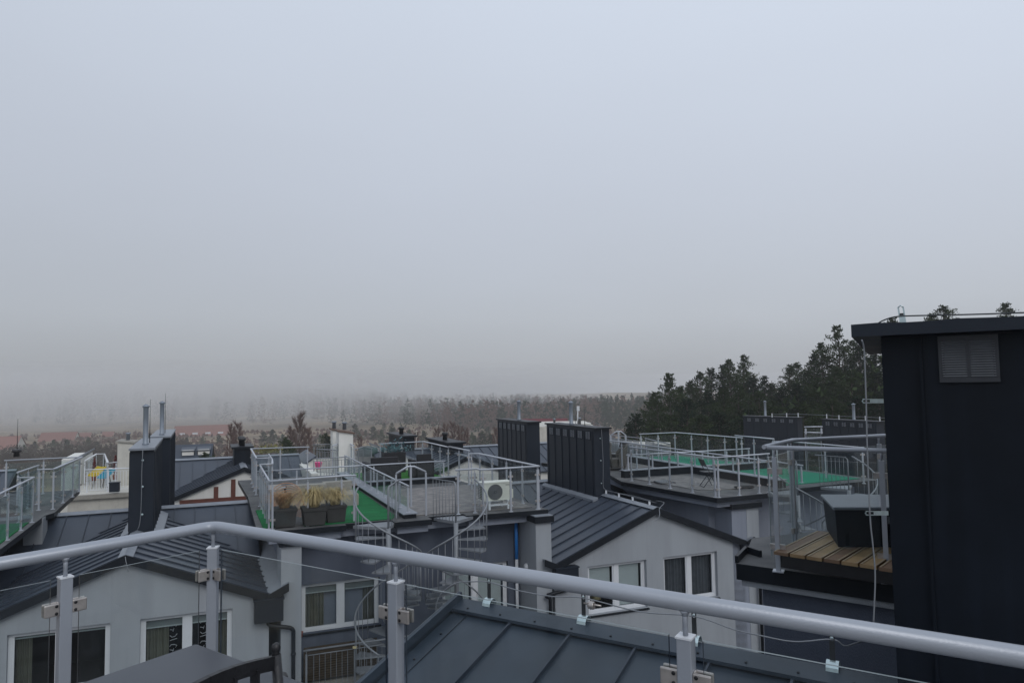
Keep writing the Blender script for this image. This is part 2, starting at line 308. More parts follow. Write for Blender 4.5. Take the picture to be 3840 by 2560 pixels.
# ================================================================ windows and walls
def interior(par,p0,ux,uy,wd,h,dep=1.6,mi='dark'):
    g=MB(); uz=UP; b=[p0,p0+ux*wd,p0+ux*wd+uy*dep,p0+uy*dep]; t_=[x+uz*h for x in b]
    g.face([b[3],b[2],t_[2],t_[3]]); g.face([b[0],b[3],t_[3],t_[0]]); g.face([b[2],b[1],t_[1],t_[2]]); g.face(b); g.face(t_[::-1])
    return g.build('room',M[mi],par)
def window(house,a0,a1,b,z0,z1,panes=2,fill='curtain',sill=True,fm='pvc',label=None,rec=.10,blind=.16):
    ux=(W(a1,b)-W(a0,b)).normalized(); uy=dB.normalized(); wd=(W(a1,b)-W(a0,b)).length; h=z1-z0; P=W(a0,b,z0)+uy*rec
    def at(u,v,d=0): return P+ux*u+UP*v+uy*d
    g=MB(); fw=.065
    def bar(u0,u1,v0,v1,d0=0,d1=.06): g.hexa([at(u0,v0,d0),at(u1,v0,d0),at(u1,v0,d1),at(u0,v0,d1)],[at(u0,v1,d0),at(u1,v1,d0),at(u1,v1,d1),at(u0,v1,d1)])
    bar(0,wd,0,fw);bar(0,wd,h-fw*.8,h);bar(0,fw,fw,h-fw*.8);bar(wd-fw,wd,fw,h-fw*.8)
    pw=(wd-2*fw)/panes
    for k in range(1,panes): bar(fw+pw*k-.06,fw+pw*k+.06,fw,h-fw*.8,.0,.06)
    # inner sash bead
    for k in range(panes):
        u0=fw+pw*k+(.06 if k else 0); u1=fw+pw*(k+1)-(.06 if k<panes-1 else 0)
        for (x0,x1,y0,y1) in ((u0,u1,fw,fw+.035),(u0,u1,h-fw*.8-.035,h-fw*.8),(u0,u0+.035,fw+.035,h-fw*.8-.035),(u1-.035,u1,fw+.035,h-fw*.8-.035)):
            bar(x0,x1,y0,y1,.012,.05)
    wn=g.build('window',M[fm],house)
    if label: wn['label']=label
    for k in range(panes):
        u0=fw+pw*k+(.06 if k else 0)+.03; u1=fw+pw*(k+1)-(.06 if k<panes-1 else 0)-.03
        MB().face([at(u0,fw+.03,.03),at(u1,fw+.03,.03),at(u1,h-fw*.8-.03,.03),at(u0,h-fw*.8-.03,.03)]).build('pane',M['pane'],wn)
        if fill=='slats' or (fill=='halfslats'):
            s=MB(); v=h-.1; lim=.10 if (fill=='slats' or k==1) else h*.42
            while v>lim: s.box(at((u0+u1)/2-(.02),v,.085),u1-u0-.05,.031,.002,ux,uy*.4+UP*.9,-uy*.9+UP*.4); v-=.033
            s.build('venetian_blind',M['slat'],wn)
        if fill in('curtain','roller','openl'):
            if blind: 
                MB().box(at((u0+u1)/2,h-fw-.02-blind/2,.09),u1-u0,.004,blind,ux,uy).build('roller_blind',M['blind'],wn)
                MB().box(at((u0+u1)/2,h-fw-.03-blind,.088),u1-u0,.02,.025,ux,uy).build('blind_bar',M['slat'],wn)
        cm=None
        if fill=='curtain': cu=(u0-.03,u0+(u1-u0)*.62) if k==0 else (u1-(u1-u0)*.36,u1+.02); cm='curtain'
        if fill=='openl' and k==0: cu=(u0,u0+(u1-u0)*.40); cm='curtain'
        if fill=='drape': cu=(u0+.02,u1+.05); cm='curtain2'
        if fill=='halfslats' and k==0: cu=(u0,u0+.13); cm='curtain'
        if cm:
            c=MB(); n=28; pr=None
            for q in range(n+1):
                u=cu[0]+(cu[1]-cu[0])*q/n; dd=.17+.025*math.sin(q*1.55)+.012*math.sin(q*.7+k)
                if pr: c.face([at(pr[0],.06,pr[1]),at(u,.06,dd),at(u,h-.08,dd),at(pr[0],h-.08,pr[1])],0,True)
                pr=(u,dd)
            c.build('curtain',M[cm],wn)
    r_=interior(wn,at(-.05,-.03,.07),ux,uy,wd+.1,h+.06)
    if sill:
        s=MB(); s.hexa([at(-.03,-.05,-rec-.05),at(wd+.03,-.05,-rec-.05),at(wd+.03,-.03,0),at(-.03,-.03,0)],[at(-.03,-.02,-rec-.05),at(wd+.03,-.02,-rec-.05),at(wd+.03,0.0,-.001),at(-.03,0.0,-.001)]); s.build('sill',M['roof_edge'],wn)
    return wn
def wall_cells(b,breaks,ztop,zbot,openings,th=.3):
    "upright wall along A at depth b with rectangular openings"
    g=MB(); xs=sorted(set(breaks)|{o[0] for o in openings}|{o[1] for o in openings})
    for i in range(len(xs)-1):
        x0,x1=xs[i],xs[i+1]; t0,t1=ztop(x0+1e-5),ztop(x1-1e-5); segs=[]; op=[o for o in openings if o[0]<=x0+1e-6 and o[1]>=x1-1e-6]
        if op: o=op[0]; segs=[(zbot,zbot,o[2],o[2]),(o[3],o[3],t0,t1)]
        else: segs=[(zbot,zbot,t0,t1)]
        for (p,q,r_,s_) in segs:
            g.hexa([W(x0,b,p),W(x1,b,q),W(x1,b+th,q),W(x0,b+th,p)],[W(x0,b,r_),W(x1,b,s_),W(x1,b+th,s_),W(x0,b+th,r_)])
    return g
def seam_plane(house,name,P,Q,R_,S,n,mats,h=.028,wd=.02,inset=0.02,name2='standing_seam',th=.05,skip=(),off=0.0):
    """sheet-metal roof slope: P-Q along the ridge, S-R along the eave (P above S); n bays of standing seams modelled on the sheet"""
    P,Q,R_,S=V(P),V(Q),V(R_),V(S); nrm=(Q-P).cross(S-P).normalized()
    if nrm.z<0: nrm=-nrm
    g=MB(); dn=nrm*th; g.hexa([P-dn,Q-dn,R_-dn,S-dn],[P,Q,R_,S])
    d=(Q-P).normalized()
    for k in range(n+1):
        if k in skip: continue
        f=min(max(k/n+off/(Q-P).length,.004),.996); a=P+(Q-P)*f; b=S+(R_-S)*f; dd=(b-a).normalized(); x=dd.cross(nrm).normalized()
        a2=a+nrm*h/2+nrm*.001; b2=b+nrm*h/2+nrm*.001
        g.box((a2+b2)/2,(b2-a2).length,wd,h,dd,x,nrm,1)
    return g.build(name,[mats,M['seam_shade']],house)
# ================================================================ own roof terrace (where the camera stands)
zr_=1.1
Pc=onz(800,1972,1.1); Pl=onz(0,2112,1.1); Pr=onz(3840,2462,1.1)
dl=(Pl-Pc).normalized(); dr=(Pr-Pc).normalized()
LeftEnd=Pc+dl*2.6; RightEnd=Pc+dr*4.4
nr=thing('terrace_railing','large pale grey tube handrail with glass panels crossing the foreground','railing',(Pc.x,Pc.y,0))
def rounded(p,c,q,r=.05,n=5):
    a=(p-c).normalized(); b=(q-c).normalized(); return [c+a*r*(1-t)**2+b*r*t**2 for t in [i/n for i in range(n+1)]]
MB().tube([LeftEnd]+rounded(LeftEnd,Pc,RightEnd)+[RightEnd],.0235,20).build('handrail',M['steelpaint'],nr)
def onrail(px,guess,d):  # point of the handrail seen at column px
    n=(ray(px,1280).cross(ray(px,2560))); t=-(n.dot(guess-O))/n.dot(d); return guess+d*t
npost=[(onrail(247,Pc,dl),dl),(Pc,dr),(onrail(1484,Pc,dr),dr),(onrail(2567,Pc,dr),dr)]
first=None; ptop=1.008
npost.append((npost[3][0]+dr*.95,dr)); npost.append((npost[0][0]+dl*.95,dl))
for i,(q,d) in enumerate(npost):
    dd=d if i!=1 else (dr-dl).normalized(); s=V((-dd.y,dd.x,0))
    g=MB(); g.box((q.x,q.y,ptop/2),.041,.041,ptop,dd,s)
    o=g.build('post',M['steelpaint'],nr,bevel=.003)
    MB().tube([V((q.x,q.y,ptop)),V((q.x,q.y,zr_-.01))],.0075,10).lathe((q.x,q.y,zr_-.036),[(.0075,0),(.010,.006),(.016,.016)],12).build('pin',M['steelpaint'],o)
    MB().box((q.x,q.y,ptop+.002),.045,.045,.005,dd,s).build('cap',M['pvc'],o)
    MB().box((q.x,q.y,.006),.12,.12,.012,dd,s).build('base_plate',M['galv'],o)
    for zc in (ptop-.108,.25):
        for e_ in ((-1,1)):
            if i==1: ed=(dl if e_<0 else dr)
            else: ed=d*e_
            sd=V((-ed.y,ed.x,0))
            cq=q+ed*.045; cq.z=zc; k=MB()
            k.box(cq+sd*.012,.050,.010,.046,ed,sd); k.box(cq-sd*.012,.050,.010,.046,ed,sd); k.box(cq-ed*.022,.008,.0141,.05,ed,sd)
            cl=k.build('clamp',M['brushed'],o,bevel=.004)
            for side in (-1,1):
                for vz in (-.013,.013):
                    sk=MB(); sk.lathe(cq+sd*side*.0172+ed*-.014+UP*vz,[(.0055,0),(.0055,.0015),(.002,.0016)],12,0,sd*side)
                    sk.build('screw',M['black'],cl)
def npanel(p,q):
    d=(q-p).normalized(); n_=V((-d.y,d.x,0))*.004; g=MB(); z0,z1=.10,ptop-.001
    P=[p-n_,q-n_,q+n_,p+n_]; b=[V((x.x,x.y,z0)) for x in P]; t=[V((x.x,x.y,z1)) for x in P]
    g.face([b[0],b[1],t[1],t[0]]); g.face([b[2],b[3],t[3],t[2]]); g.face(t,1); g.face([b[1],b[2],t[2],t[1]],2); g.face([b[3],b[0],t[0],t[3]],2); g.build('glass_panel',[M['glass'],M['gedge'],M['edgedk']],nr)
M['edgedk']=mat('glass_side_edge',(.04,.05,.065),.3,0,.05,5)
q0,q1,q2,q3=[x[0] for x in npost[:4]]; q4=npost[4][0]; q5=npost[5][0]
npanel(q5-dl*.045,q0+dl*.047); npanel(q0-dl*.047,Pc+dl*.06); npanel(Pc+dr*.06,q2-dr*.047); npanel(q2+dr*.047,q3-dr*.047); npanel(q3+dr*.047,q4-dr*.047); npanel(q4+dr*.047,RightEnd)
# own building under the terrace
ob=thing('corner_house','grey house with paved roof terrace under the foreground railing','house',(0,0,-9))
Pout=Pc+( -dl*0+ (Pc-V((0,1.2,1.1))).normalized()*.14)
fl=[LeftEnd+V((-.1,.1,0)),Pout,RightEnd+V((.1,.12,0)),V((2.6,-3,0)),V((-3.4,-3,0))]
MB().prism(fl[::-1],-.12,0).build('terrace_slab',M['membrane'],ob)
fl2=[V((p.x*.93,p.y*.93-.05,0)) for p in fl]
MB().prism(fl2[::-1],-9,-.121).build('wall',M['render'],ob)
# foreground sheet roof
zrf=-.23; A0=onz(1733,2262,zrf); A1=onz(3306,2562,zrf); rd=(A1-A0).normalized(); A1=A0+rd*5.6; away=V((-rd.y,rd.x,0)); 
sr=.25; run=2.6
nrf=thing('lean_to_house','slate blue standing seam roof with verge and ridge flashing beyond the near railing','house',(A0.x,A0.y,-9))
ov=rd*0
Pq=A0; Qq=A1
nb=int(5.6/.53); Qq=A0+rd*(nb*.53)+rd*.1
rof=seam_plane(nrf,'roof',A0,Qq,Qq-away*run-UP*sr*run,A0-away*run-UP*sr*run,nb,M['roof_near'],h=.03,wd=.016,skip=(0,),off=.06)
rof2=seam_plane(nrf,'roof',A0,Qq,Qq+away*1.6-UP*.62*1.6,A0+away*1.6-UP*.62*1.6,nb,M['roof_near'],h=.03,wd=.016)
sn=(-away-UP*sr).normalized(); nn=(UP-away*sr*1).normalized(); nup=rd.cross(-sn); nup=nup if nup.z>0 else -nup
# ridge flashing: folded sheet, both sides
g=MB(); lift=UP*.045
for sg in (-1,1):
    s2_=sr if sg<0 else .62; dn=(away*sg-UP*s2_).normalized(); nu=(UP+away*sg*s2_).normalized()
    a=A0-rd*.05+lift; b=Qq+rd*.1+lift
    g.hexa([a,b,b+dn*.17,a+dn*.17],[x+nu*.004 for x in (a,b,b+dn*.17,a+dn*.17)])
    g.hexa([a+dn*.17,b+dn*.17,b+dn*.17-UP*.022,a+dn*.17-UP*.022],[x+nu*.004 for x in (a+dn*.172,b+dn*.172,b+dn*.172-UP*.022,a+dn*.172-UP*.022)])
g.build('ridge_flashing',M['roof_near'],nrf)
# verge: upstand and folded strip down the left edge
g=MB(); a=A0-rd*.02+UP*.04; b=a+sn*run*1.08
g.hexa([a,a+rd*.03,b+rd*.03,b],[x+nup*.07 for x in (a,a+rd*.03,b+rd*.03,b)]); a3=a-rd*.07-UP*.03; b3=b-rd*.07-UP*.03
g.hexa([a3-UP*.14,a-rd*.003-UP*.14,b-rd*.003-UP*.14,b3-UP*.14],[a3+nup*.05,a-rd*.003+nup*.068,b-rd*.003+nup*.068,b3+nup*.05]); g.build('verge',M['roof_near'],nrf)
g=MB(); a4=A0+rd*.16+nup*.006; g.box(a4+sn*run*.52,run*1.04,.004,.004,sn,rd,nup)
for f in (.12,.45,.8,1.15,1.5,1.9): g.lathe(A0+rd*.10+sn*f+nup*.002,[(.011,0),(.010,.006),(.004,.009)],10,0,nup)
for f in [x*.33+.15 for x in range(16)]: g.lathe(A0+rd*f+lift+sn*.13+nup*.004,[(.010,0),(.009,.006),(.004,.008)],10,0,nup)
g.build('rivets',M['roof_edge'],nrf)
bod=[A0+rd*.1-away*(run-.1),A0+rd*.1+away*1.5,Qq+away*1.5,Qq-away*(run-.1)]
MB().hexa([V((p.x,p.y,-9)) for p in bod],[V((p.x,p.y,zrf-1.05)) for p in bod]).build('wall',M['render'],nrf)
gb=MB(); gb.face([bod[0]*1,bod[1]*1,V((A0.x,A0.y,zrf-.06))+rd*.1]) 
g=MB(); w0,w1=V((bod[0].x,bod[0].y,zrf-sr*2.6-.06)),V((bod[1].x,bod[1].y,zrf-1.0)); tp=V((A0.x,A0.y,zrf-.07))+rd*.1
g.face([w0,w1,tp]); g.face([w1+rd*.2,w0+rd*.2,tp+rd*.2]); g.build('gable',M['render'],nrf)
# conductor holders on the ridge flashing
hold=[]
def ridge_at(px): 
    n=(ray(px,1280).cross(ray(px,2560))); return A0+rd*(-(n.dot(A0-O))/n.dot(rd))
M['strap']=mat('dark_strap_steel',(.05,.055,.06),.5,.5,.1,10)
ht=.20
labels=['first ridge conductor holder, beside the left end of the slate blue roof','ridge conductor holder left of the round grey cable clamp','ridge conductor holder just right of the foremost glass post','ridge conductor holder nearest the big dark chimney']
for i,px in enumerate((1835,2190,2606,3125)):
    q=ridge_at(px)+lift
    t=thing('conductor_holder',labels[i],'bracket',q,'strap holders along the slate blue roof ridge')
    g=MB(); n=8
    for k in range(n):  # saddle folded over the ridge
        a0=math.pi*k/n; a1=math.pi*(k+1)/n
        pts=[]
        for aa in (a0,a1): pts.append(q+away*math.cos(aa)*-.055+UP*(math.sin(aa)*.055-.012))
        w2=rd*.038
        g.hexa([pts[0]-w2,pts[0]+w2,pts[1]+w2,pts[1]-w2],[x+UP*.003+away*.001 for x in (pts[0]-w2,pts[0]+w2,pts[1]+w2,pts[1]-w2)])
    fo=q-away*.056-UP*.014; w2=rd*.038; dn=(-away*.45-UP).normalized()
    g.hexa([fo-w2,fo+w2,fo+w2+dn*.06,fo-w2+dn*.06],[x-away*.003 for x in (fo-w2,fo+w2,fo+w2+dn*.06,fo-w2+dn*.06)])
    g.build('saddle',M['zinc'],t)
    for sg in (-1,1): MB().lathe(fo+rd*.02*sg+dn*.04-away*.003,[(.008,0),(.008,.003),(.003,.005)],10,0,-away).build('screw',M['black'],t)
    g=MB(); b=q+UP*.04; g.box(b+UP*.06,.034,.004,.14,rd,away); 
    for sg in (-1,1): g.box(b+UP*.155+rd*.0125*sg,.009,.004,.055,rd,away)
    g.tube([b+UP*.18+rd*-.0125,b+UP*.195,b+UP*.18+rd*.0125],.0045,6)
    g.build('strap',M['strap'],t); MB().box(b+UP*.150,.022,.014,.008,rd,away).build('clip',M['zinc'],t)
    hold.append(b+UP*.14)
# conductor cable
cz=hold[0].z; 
def cp(px,py,near): # point on the sight line at the distance of the ridge there
    q=ridge_at(px) if px>1735 else A0-rd*.05
    return onpl(px,py,q+away*near,V((0,1,0)))
path=[atd(1662,2362,A0.y+.05),atd(1645,2325,A0.y+.1),atd(1635,2283,A0.y+.12),atd(1645,2240,A0.y+.12),atd(1675,2205,A0.y+.1),atd(1715,2184,A0.y+.05),cp(1765,2180,0),hold[0]]
path+= [cp(1950,2214,0),cp(2080,2236,0),hold[1],cp(2400,2292,0),hold[2],cp(2750,2358,0),cp(2850,2381,0),cp(2980,2404,0),hold[3]]
D3=hold[3].y
path+=[atd(3165,2419,D3+.0),atd(3205,2411,D3+.05),atd(3240,2397,D3+.15),atd(3262,2375,D3+.3),atd(3275,2345,4.0)]
def smooth(p,n=5):
    o=[]
    for i in range(len(p)-1):
        a=p[max(i-1,0)];b=p[i];c=p[i+1];d=p[min(i+2,len(p)-1)]
        for k in range(n):
            t=k/n; o.append(.5*((2*b)+(c-a)*t+(2*a-5*b+4*c-d)*t*t+(3*b-a-3*c+d)*t**3))
    return o+[p[-1]]
DC=4.2  # distance of the chimney corner
Pk=atd(3322,1650,DC); Pk=V((Pk.x,Pk.y,0)); zt=onpl(3300,1262,Pk,V((0,1,0))).z; ztop=zt
xc=-dC*.16
down=[atd(3275,2345,DC-.1),atd(3282,2160,DC-.1),atd(3273,2040,DC-.1),atd(3262,1925,DC-.1),atd(3251,1640,DC-.1),atd(3248,1503,DC-.1),atd(3241,1320,DC-.1),atd(3232,1275,DC-.12)]
dw=tag(MB().tube(smooth(down)+[],.0045,8).build('lightning_wire',M['galv'],org=Pk),'thin grey wire hanging down beside the big dark chimney','wire')
cw=thing('conductor_cable','pale lightning cable looping along the slate blue roof ridge with a round clamp','cable',path[0])
MB().tube(smooth(path),.0048,8).build('cable',M['galv'],cw)
cc=cp(2215,2264,-.01); g=MB(); g.lathe(cc-away*.02,[(.028,0),(.03,.006),(.03,.012),(.028,.02),(.03,.026),(.03,.034),(.026,.04)],12,0,rd)
g.box(cc+UP*.0,.04,.05,.035,rd,away); g.tube([cc-away*.04+UP*.018,cc+away*.04+UP*.018],.007,8); g.tube([cc-away*.04-UP*.018,cc+away*.04-UP*.018],.007,8); g.tube([cc-rd*.06,cc+rd*.09],.0075,8); g.build('clamp',M['brushed'],cw)
# ================================================================ big chimney on the right
bc=thing('chimney','big anthracite sheet-clad chimney with a flat cap filling the right edge','chimney',(Pk.x,Pk.y,-3))
dpt=3.4; lng=3.6; nf=dD; nfd=V((math.sin(R(28.9)),math.cos(R(28.9)),0))
g=MB(); g.hexa([Pk+UP*-3,Pk+dC*lng-UP*3,Pk+dC*lng+nfd*dpt-UP*3,Pk+nfd*dpt-UP*3],[Pk+UP*zt,Pk+dC*lng+UP*zt,Pk+dC*lng+nfd*dpt+UP*zt,Pk+nfd*dpt+UP*zt]); 
for k in range(7):
    q=Pk+dC*(.205+.53*k); g.box(q-nf*.009+UP*(zt-3)/2,.016,.018,zt+3,dC,nf)
g.build('shaft',M['chim'],bc,bevel=0)
cz0=zt; g=MB(); oh=.15; b=[Pk-dC*oh-nf*.12,Pk+dC*(lng+oh)-nf*.12,Pk+dC*(lng+oh)+nfd*(dpt+.12),Pk-dC*oh-nf*.12+nfd*(dpt+.24)]
random.seed(3); seg=28; th=.075
for k in range(seg):
    f0,f1=k/seg,(k+1)/seg; x0=b[0].lerp(b[1],f0);x1=b[0].lerp(b[1],f1);y0=b[3].lerp(b[2],f0);y1=b[3].lerp(b[2],f1)
    h0=th+.004*math.sin(k*1.9); h1=th+.004*math.sin((k+1)*1.9)
    g.hexa([x0+UP*cz0,x1+UP*cz0,y1+UP*cz0,y0+UP*cz0],[x0+UP*(cz0+h0),x1+UP*(cz0+h1),y1+UP*(cz0+h1),y0+UP*(cz0+h0)])
g.build('cap',M['chimface'],bc)
# vents
def bigvent(u0):
    t0=onpl(3515,1262,Pk,nf); u=(t0-Pk).dot(dC); z1=zt-.015; wv=.292; hv=.27; q=Pk+dC*(u+u0)-nf*.012
    g=MB(); c=q+dC*wv/2+UP*(z1-hv/2)
    for (cu,cv,w_,h_) in ((0,-hv/2+.014,wv,.03),(0,hv/2-.014,wv,.03),(-wv/2+.014,0,.028,hv-.05),(wv/2-.014,0,.028,hv-.05),(0,0,.026,hv-.05)): g.box(c+dC*cu+UP*cv,w_,.012,h_,dC,nf)
    v=g.build('vent',M['ventframe'],bc); n=15
    g=MB(); g.box(c+nf*.004,wv-.03,.003,hv-.03,dC,nf)
    for sg in (-1,1):
        for k in range(n): g.box(c+dC*sg*wv*.235+UP*(-hv/2+.038+k*(hv-.07)/(n-1))-nf*.004,wv*.41,.017,.002,dC,nf+UP*.9,UP-nf*.9)
    g.build('slats',M['louver'],v)
bigvent(0); bigvent(1.06); bigvent(2.12)
hz=M['zinc']
def chim_holder(px,py,lab):
    p=atd(px,py,DC-.1); q=atd(3312,py,DC-.02) if py<1700 else atd(3330,py,DC-.02)
    d=(q-p).normalized(); l=(q-p).length
    t=thing('wall_bracket',lab,'bracket',p,'slotted zinc brackets on the big dark chimney')
    g=MB(); g.box(p+d*(l*.66),l*.72,.003,.026,d,nf); g.box(p+d*l*.12+UP*.0105,l*.40,.003,.005,d,nf); g.box(p+d*l*.12-UP*.0105,l*.40,.003,.005,d,nf)
    g.tube([p-d*.008+UP*.0105,p-d*.018,p-d*.008-UP*.0105],.003,6); g.build('arm',hz,t); MB().box(p+d*.018,.012,.012,.014,d,nf).build('clip',M['brushed'],t)
chim_holder(3241,1503,'upper slotted zinc bracket on the left side of the big dark chimney'); chim_holder(3253,1923,'lower slotted zinc bracket on the left side of the big dark chimney')
tp=onpl(3388,1220,Pk-nf*.05+dC*.2,nf); t=thing('wall_bracket','upright slotted zinc bracket standing on the cap of the big dark chimney','bracket',tp)
g=MB(); lean=(UP-dC*.09).normalized(); g.box(tp+lean*.03,.034,.003,.075,dC,nf,lean); 
for sg in(-1,1): g.box(tp+lean*.088+dC*.013*sg,.009,.003,.05,dC,nf,lean)
g.tube([tp+lean*.11-dC*.0125,tp+lean*.122,tp+lean*.11+dC*.0125],.004,6); g.build('arm',hz,t); MB().box(tp+lean*.068,.02,.012,.012,dC,nf).build('clip',M['black'],t)
wr=[onpl(x,y,tp,nf) for x,y in ((3281,1226),(3296,1210),(3320,1198),(3350,1189),(3388,1185),(3450,1183),(3550,1181),(3700,1177),(3840,1172),(3990,1168))]
tag(MB().tube(smooth(wr,4),.0042,8).build('lightning_wire',M['strap'],org=wr[0]),'arching wire running above the cap of the big dark chimney','wire')

# ================================================================ neighbouring terrace to the right
zf=-.05; hR=1.07
r_a=onz(2876,1677,hR); r_b=onz(3311,1689,hR); dfr=(r_b-r_a).normalized(); r_b2=r_b
p_a=onz(2972,1650,hR); p_b=onz(3311,1633,hR); dbk=(p_b-p_a).normalized()
RTb=thing('terrace_house','dark blue-grey house whose roof terrace carries the plank deck and black planter','house',(r_a.x,r_a.y,-9))
s0=onz(2760,2111,zf); s1=onz(3335,2191,zf); ds=(s1-s0).normalized(); s1=s0+ds*4.5; sb0=onz(2800,2070,zf); 
bk=onz(2972,1650,hR); bk=V((bk.x-.25,bk.y+.6,zf)); 
poly=[s0,s1,s1+V((3.5,3.2,0)),bk+dbk*5,bk,V((sb0.x,sb0.y,zf))]
def slab(par,poly,z,th=.13,band=.10,inset=.10,m1='membrane',m2='render_light',top='membrane'):
    MB().prism([(p.x,p.y) for p in poly],z-th,z,0,1).build('slab',[M['roof_edge'],M[top]],par)
    c=sum((V((p.x,p.y,0)) for p in poly),V())/len(poly); q=[V((p.x,p.y,0))+(c-V((p.x,p.y,0))).normalized()*inset for p in poly]
    MB().prism([(p.x,p.y) for p in q],z-th-band,z-th-.001).build('soffit_band',M[m2],par)
slab(RTb,poly,zf,.15,.06,.05,m2='render')
n_s=V((-ds.y,ds.x,0)); b0=s0+n_s*.14+ds*.20; bp=[b0,b0+ds*3.9,s1+V((2.8,3.0,0)),V((bk.x+.6,bk.y-.2,0))]
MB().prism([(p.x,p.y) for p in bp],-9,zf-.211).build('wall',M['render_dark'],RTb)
# upstand curb at the back left of that slab
g=MB(); g.beam(s0+UP*.03+n_s*.02,V((sb0.x,sb0.y,zf))+UP*.03,.03,.07); g.beam(V((sb0.x,sb0.y,zf+.03)),onz(2853,2088,zf)+UP*.03,.03,.07); g.build('curb',M['roof_edge'],RTb)
railing('terrace_railing','glass and steel balustrade along the front of the terrace with the plank deck',[r_a+(-dfr)*.0,r_a+dfr*.99,r_a+dfr*2.6],zf,spacing=.97,gmat='glass')
q=r_a+V((0,0,0))
railing('terrace_railing','balustrade at the back of the plank deck terrace, ending against the big chimney',[r_a+V((-.01,.05,0)),p_a,p_b,p_b+dbk*1.5],zf,spacing=1.05,skip0=True)
# plank deck
pd=thing('plank_deck','weathered brown plank deck laid under the black planter','deck',onz(2960,2090,zf))
c0=onz(2898,2066,.15); c1=onz(3320,2128,.15); cb=onz(3060,1990,.15); cd=onz(3245,1985,.15)
pdr=(c1-c0).normalized(); away2=(cb-c0).normalized(); npk=9; 
wdt=(c1-c0).length/6.4; random.seed(5)
dv=away2
for k in range(11):
    s_=c0+pdr*(wdt*k); L_=(cb-c0).length*(1.0+.0*k) if k<20 else 1
    x0=s_+pdr*.008; x1=s_+pdr*(wdt-.008); dz=random.uniform(-.002,.003)*1
    q=[x0,x1,x1+dv*L_*1.02,x0+dv*L_*1.02]; g=MB(); g.hexa([p+UP*(-.028+dz) for p in q],[p+UP*dz for p in q])
    for e0 in (.004,wdt-.032): 
        y0=x0+pdr*e0; y1=y0+pdr*.016; g.hexa([p+UP*dz for p in (y0,y1,y1+dv*L_,y0+dv*L_)],[p+UP*(dz+.004) for p in (y0,y1,y1+dv*L_,y0+dv*L_)],1)
    g.build('plank',[M['wood' if k%3 else 'wood2'],M['woodl']] if 'wood2' in M else [M['wood'],M['wood']],pd)
g=MB()
for f in (.06,.5,.95): g.beam(c0+dv*(cb-c0).length*f+UP*-.085+pdr*.05,c0+pdr*wdt*10.9+dv*(cb-c0).length*f+UP*-.085,.06,.11)
g.build('joists',M['black'],pd)
# black planter
pt=[onz(3084,1853,.54),onz(3131,1900,.54)]; pt.append(pt[1]+(onz(3300,1900,.54)-pt[1]).normalized()*1.15); pt.append(pt[0]+(pt[2]-pt[1]))
ctr=sum(pt,V())/4; pb0=onz(3100,1985,.155); pb1=onz(3143,2050,.155); pb2=pb1+(pt[2]-pt[1])*.93; pb=[pb0,pb1,pb2,pb0+(pb2-pb1)]
pl=thing('planter','black tapered planter box with a grey lid on the brown plank deck','planter',(ctr.x,ctr.y,.15))
MB().hexa(pb,[V((p.x,p.y,.515)) for p in pt]).build('box',M['chim'],pl,bevel=.006)
MB().hexa([V(((p.x-ctr.x)*1.03+ctr.x,(p.y-ctr.y)*1.03+ctr.y,.513)) for p in pt],[V(((p.x-ctr.x)*1.03+ctr.x,(p.y-ctr.y)*1.03+ctr.y,.540)) for p in pt]).build('lid',M['flash'],pl,bevel=.008)
u=(pt[2]-pt[1]).normalized(); v=V((u.y,-u.x,0)); cc=pt[1].lerp(pt[2],.42); cc=V((cc.x,cc.y,.42))-v*.01+v*.004
cc=cc-V((-u.y,u.x,0))*0.0
g=MB(); n_p=V((u.y,-u.x,0)); 
if (O-cc).dot(n_p)<0: n_p=-n_p
g.box(cc+n_p*-.01,.05,.02,.06,u,n_p); g.build('latch',M['louver'],pl)
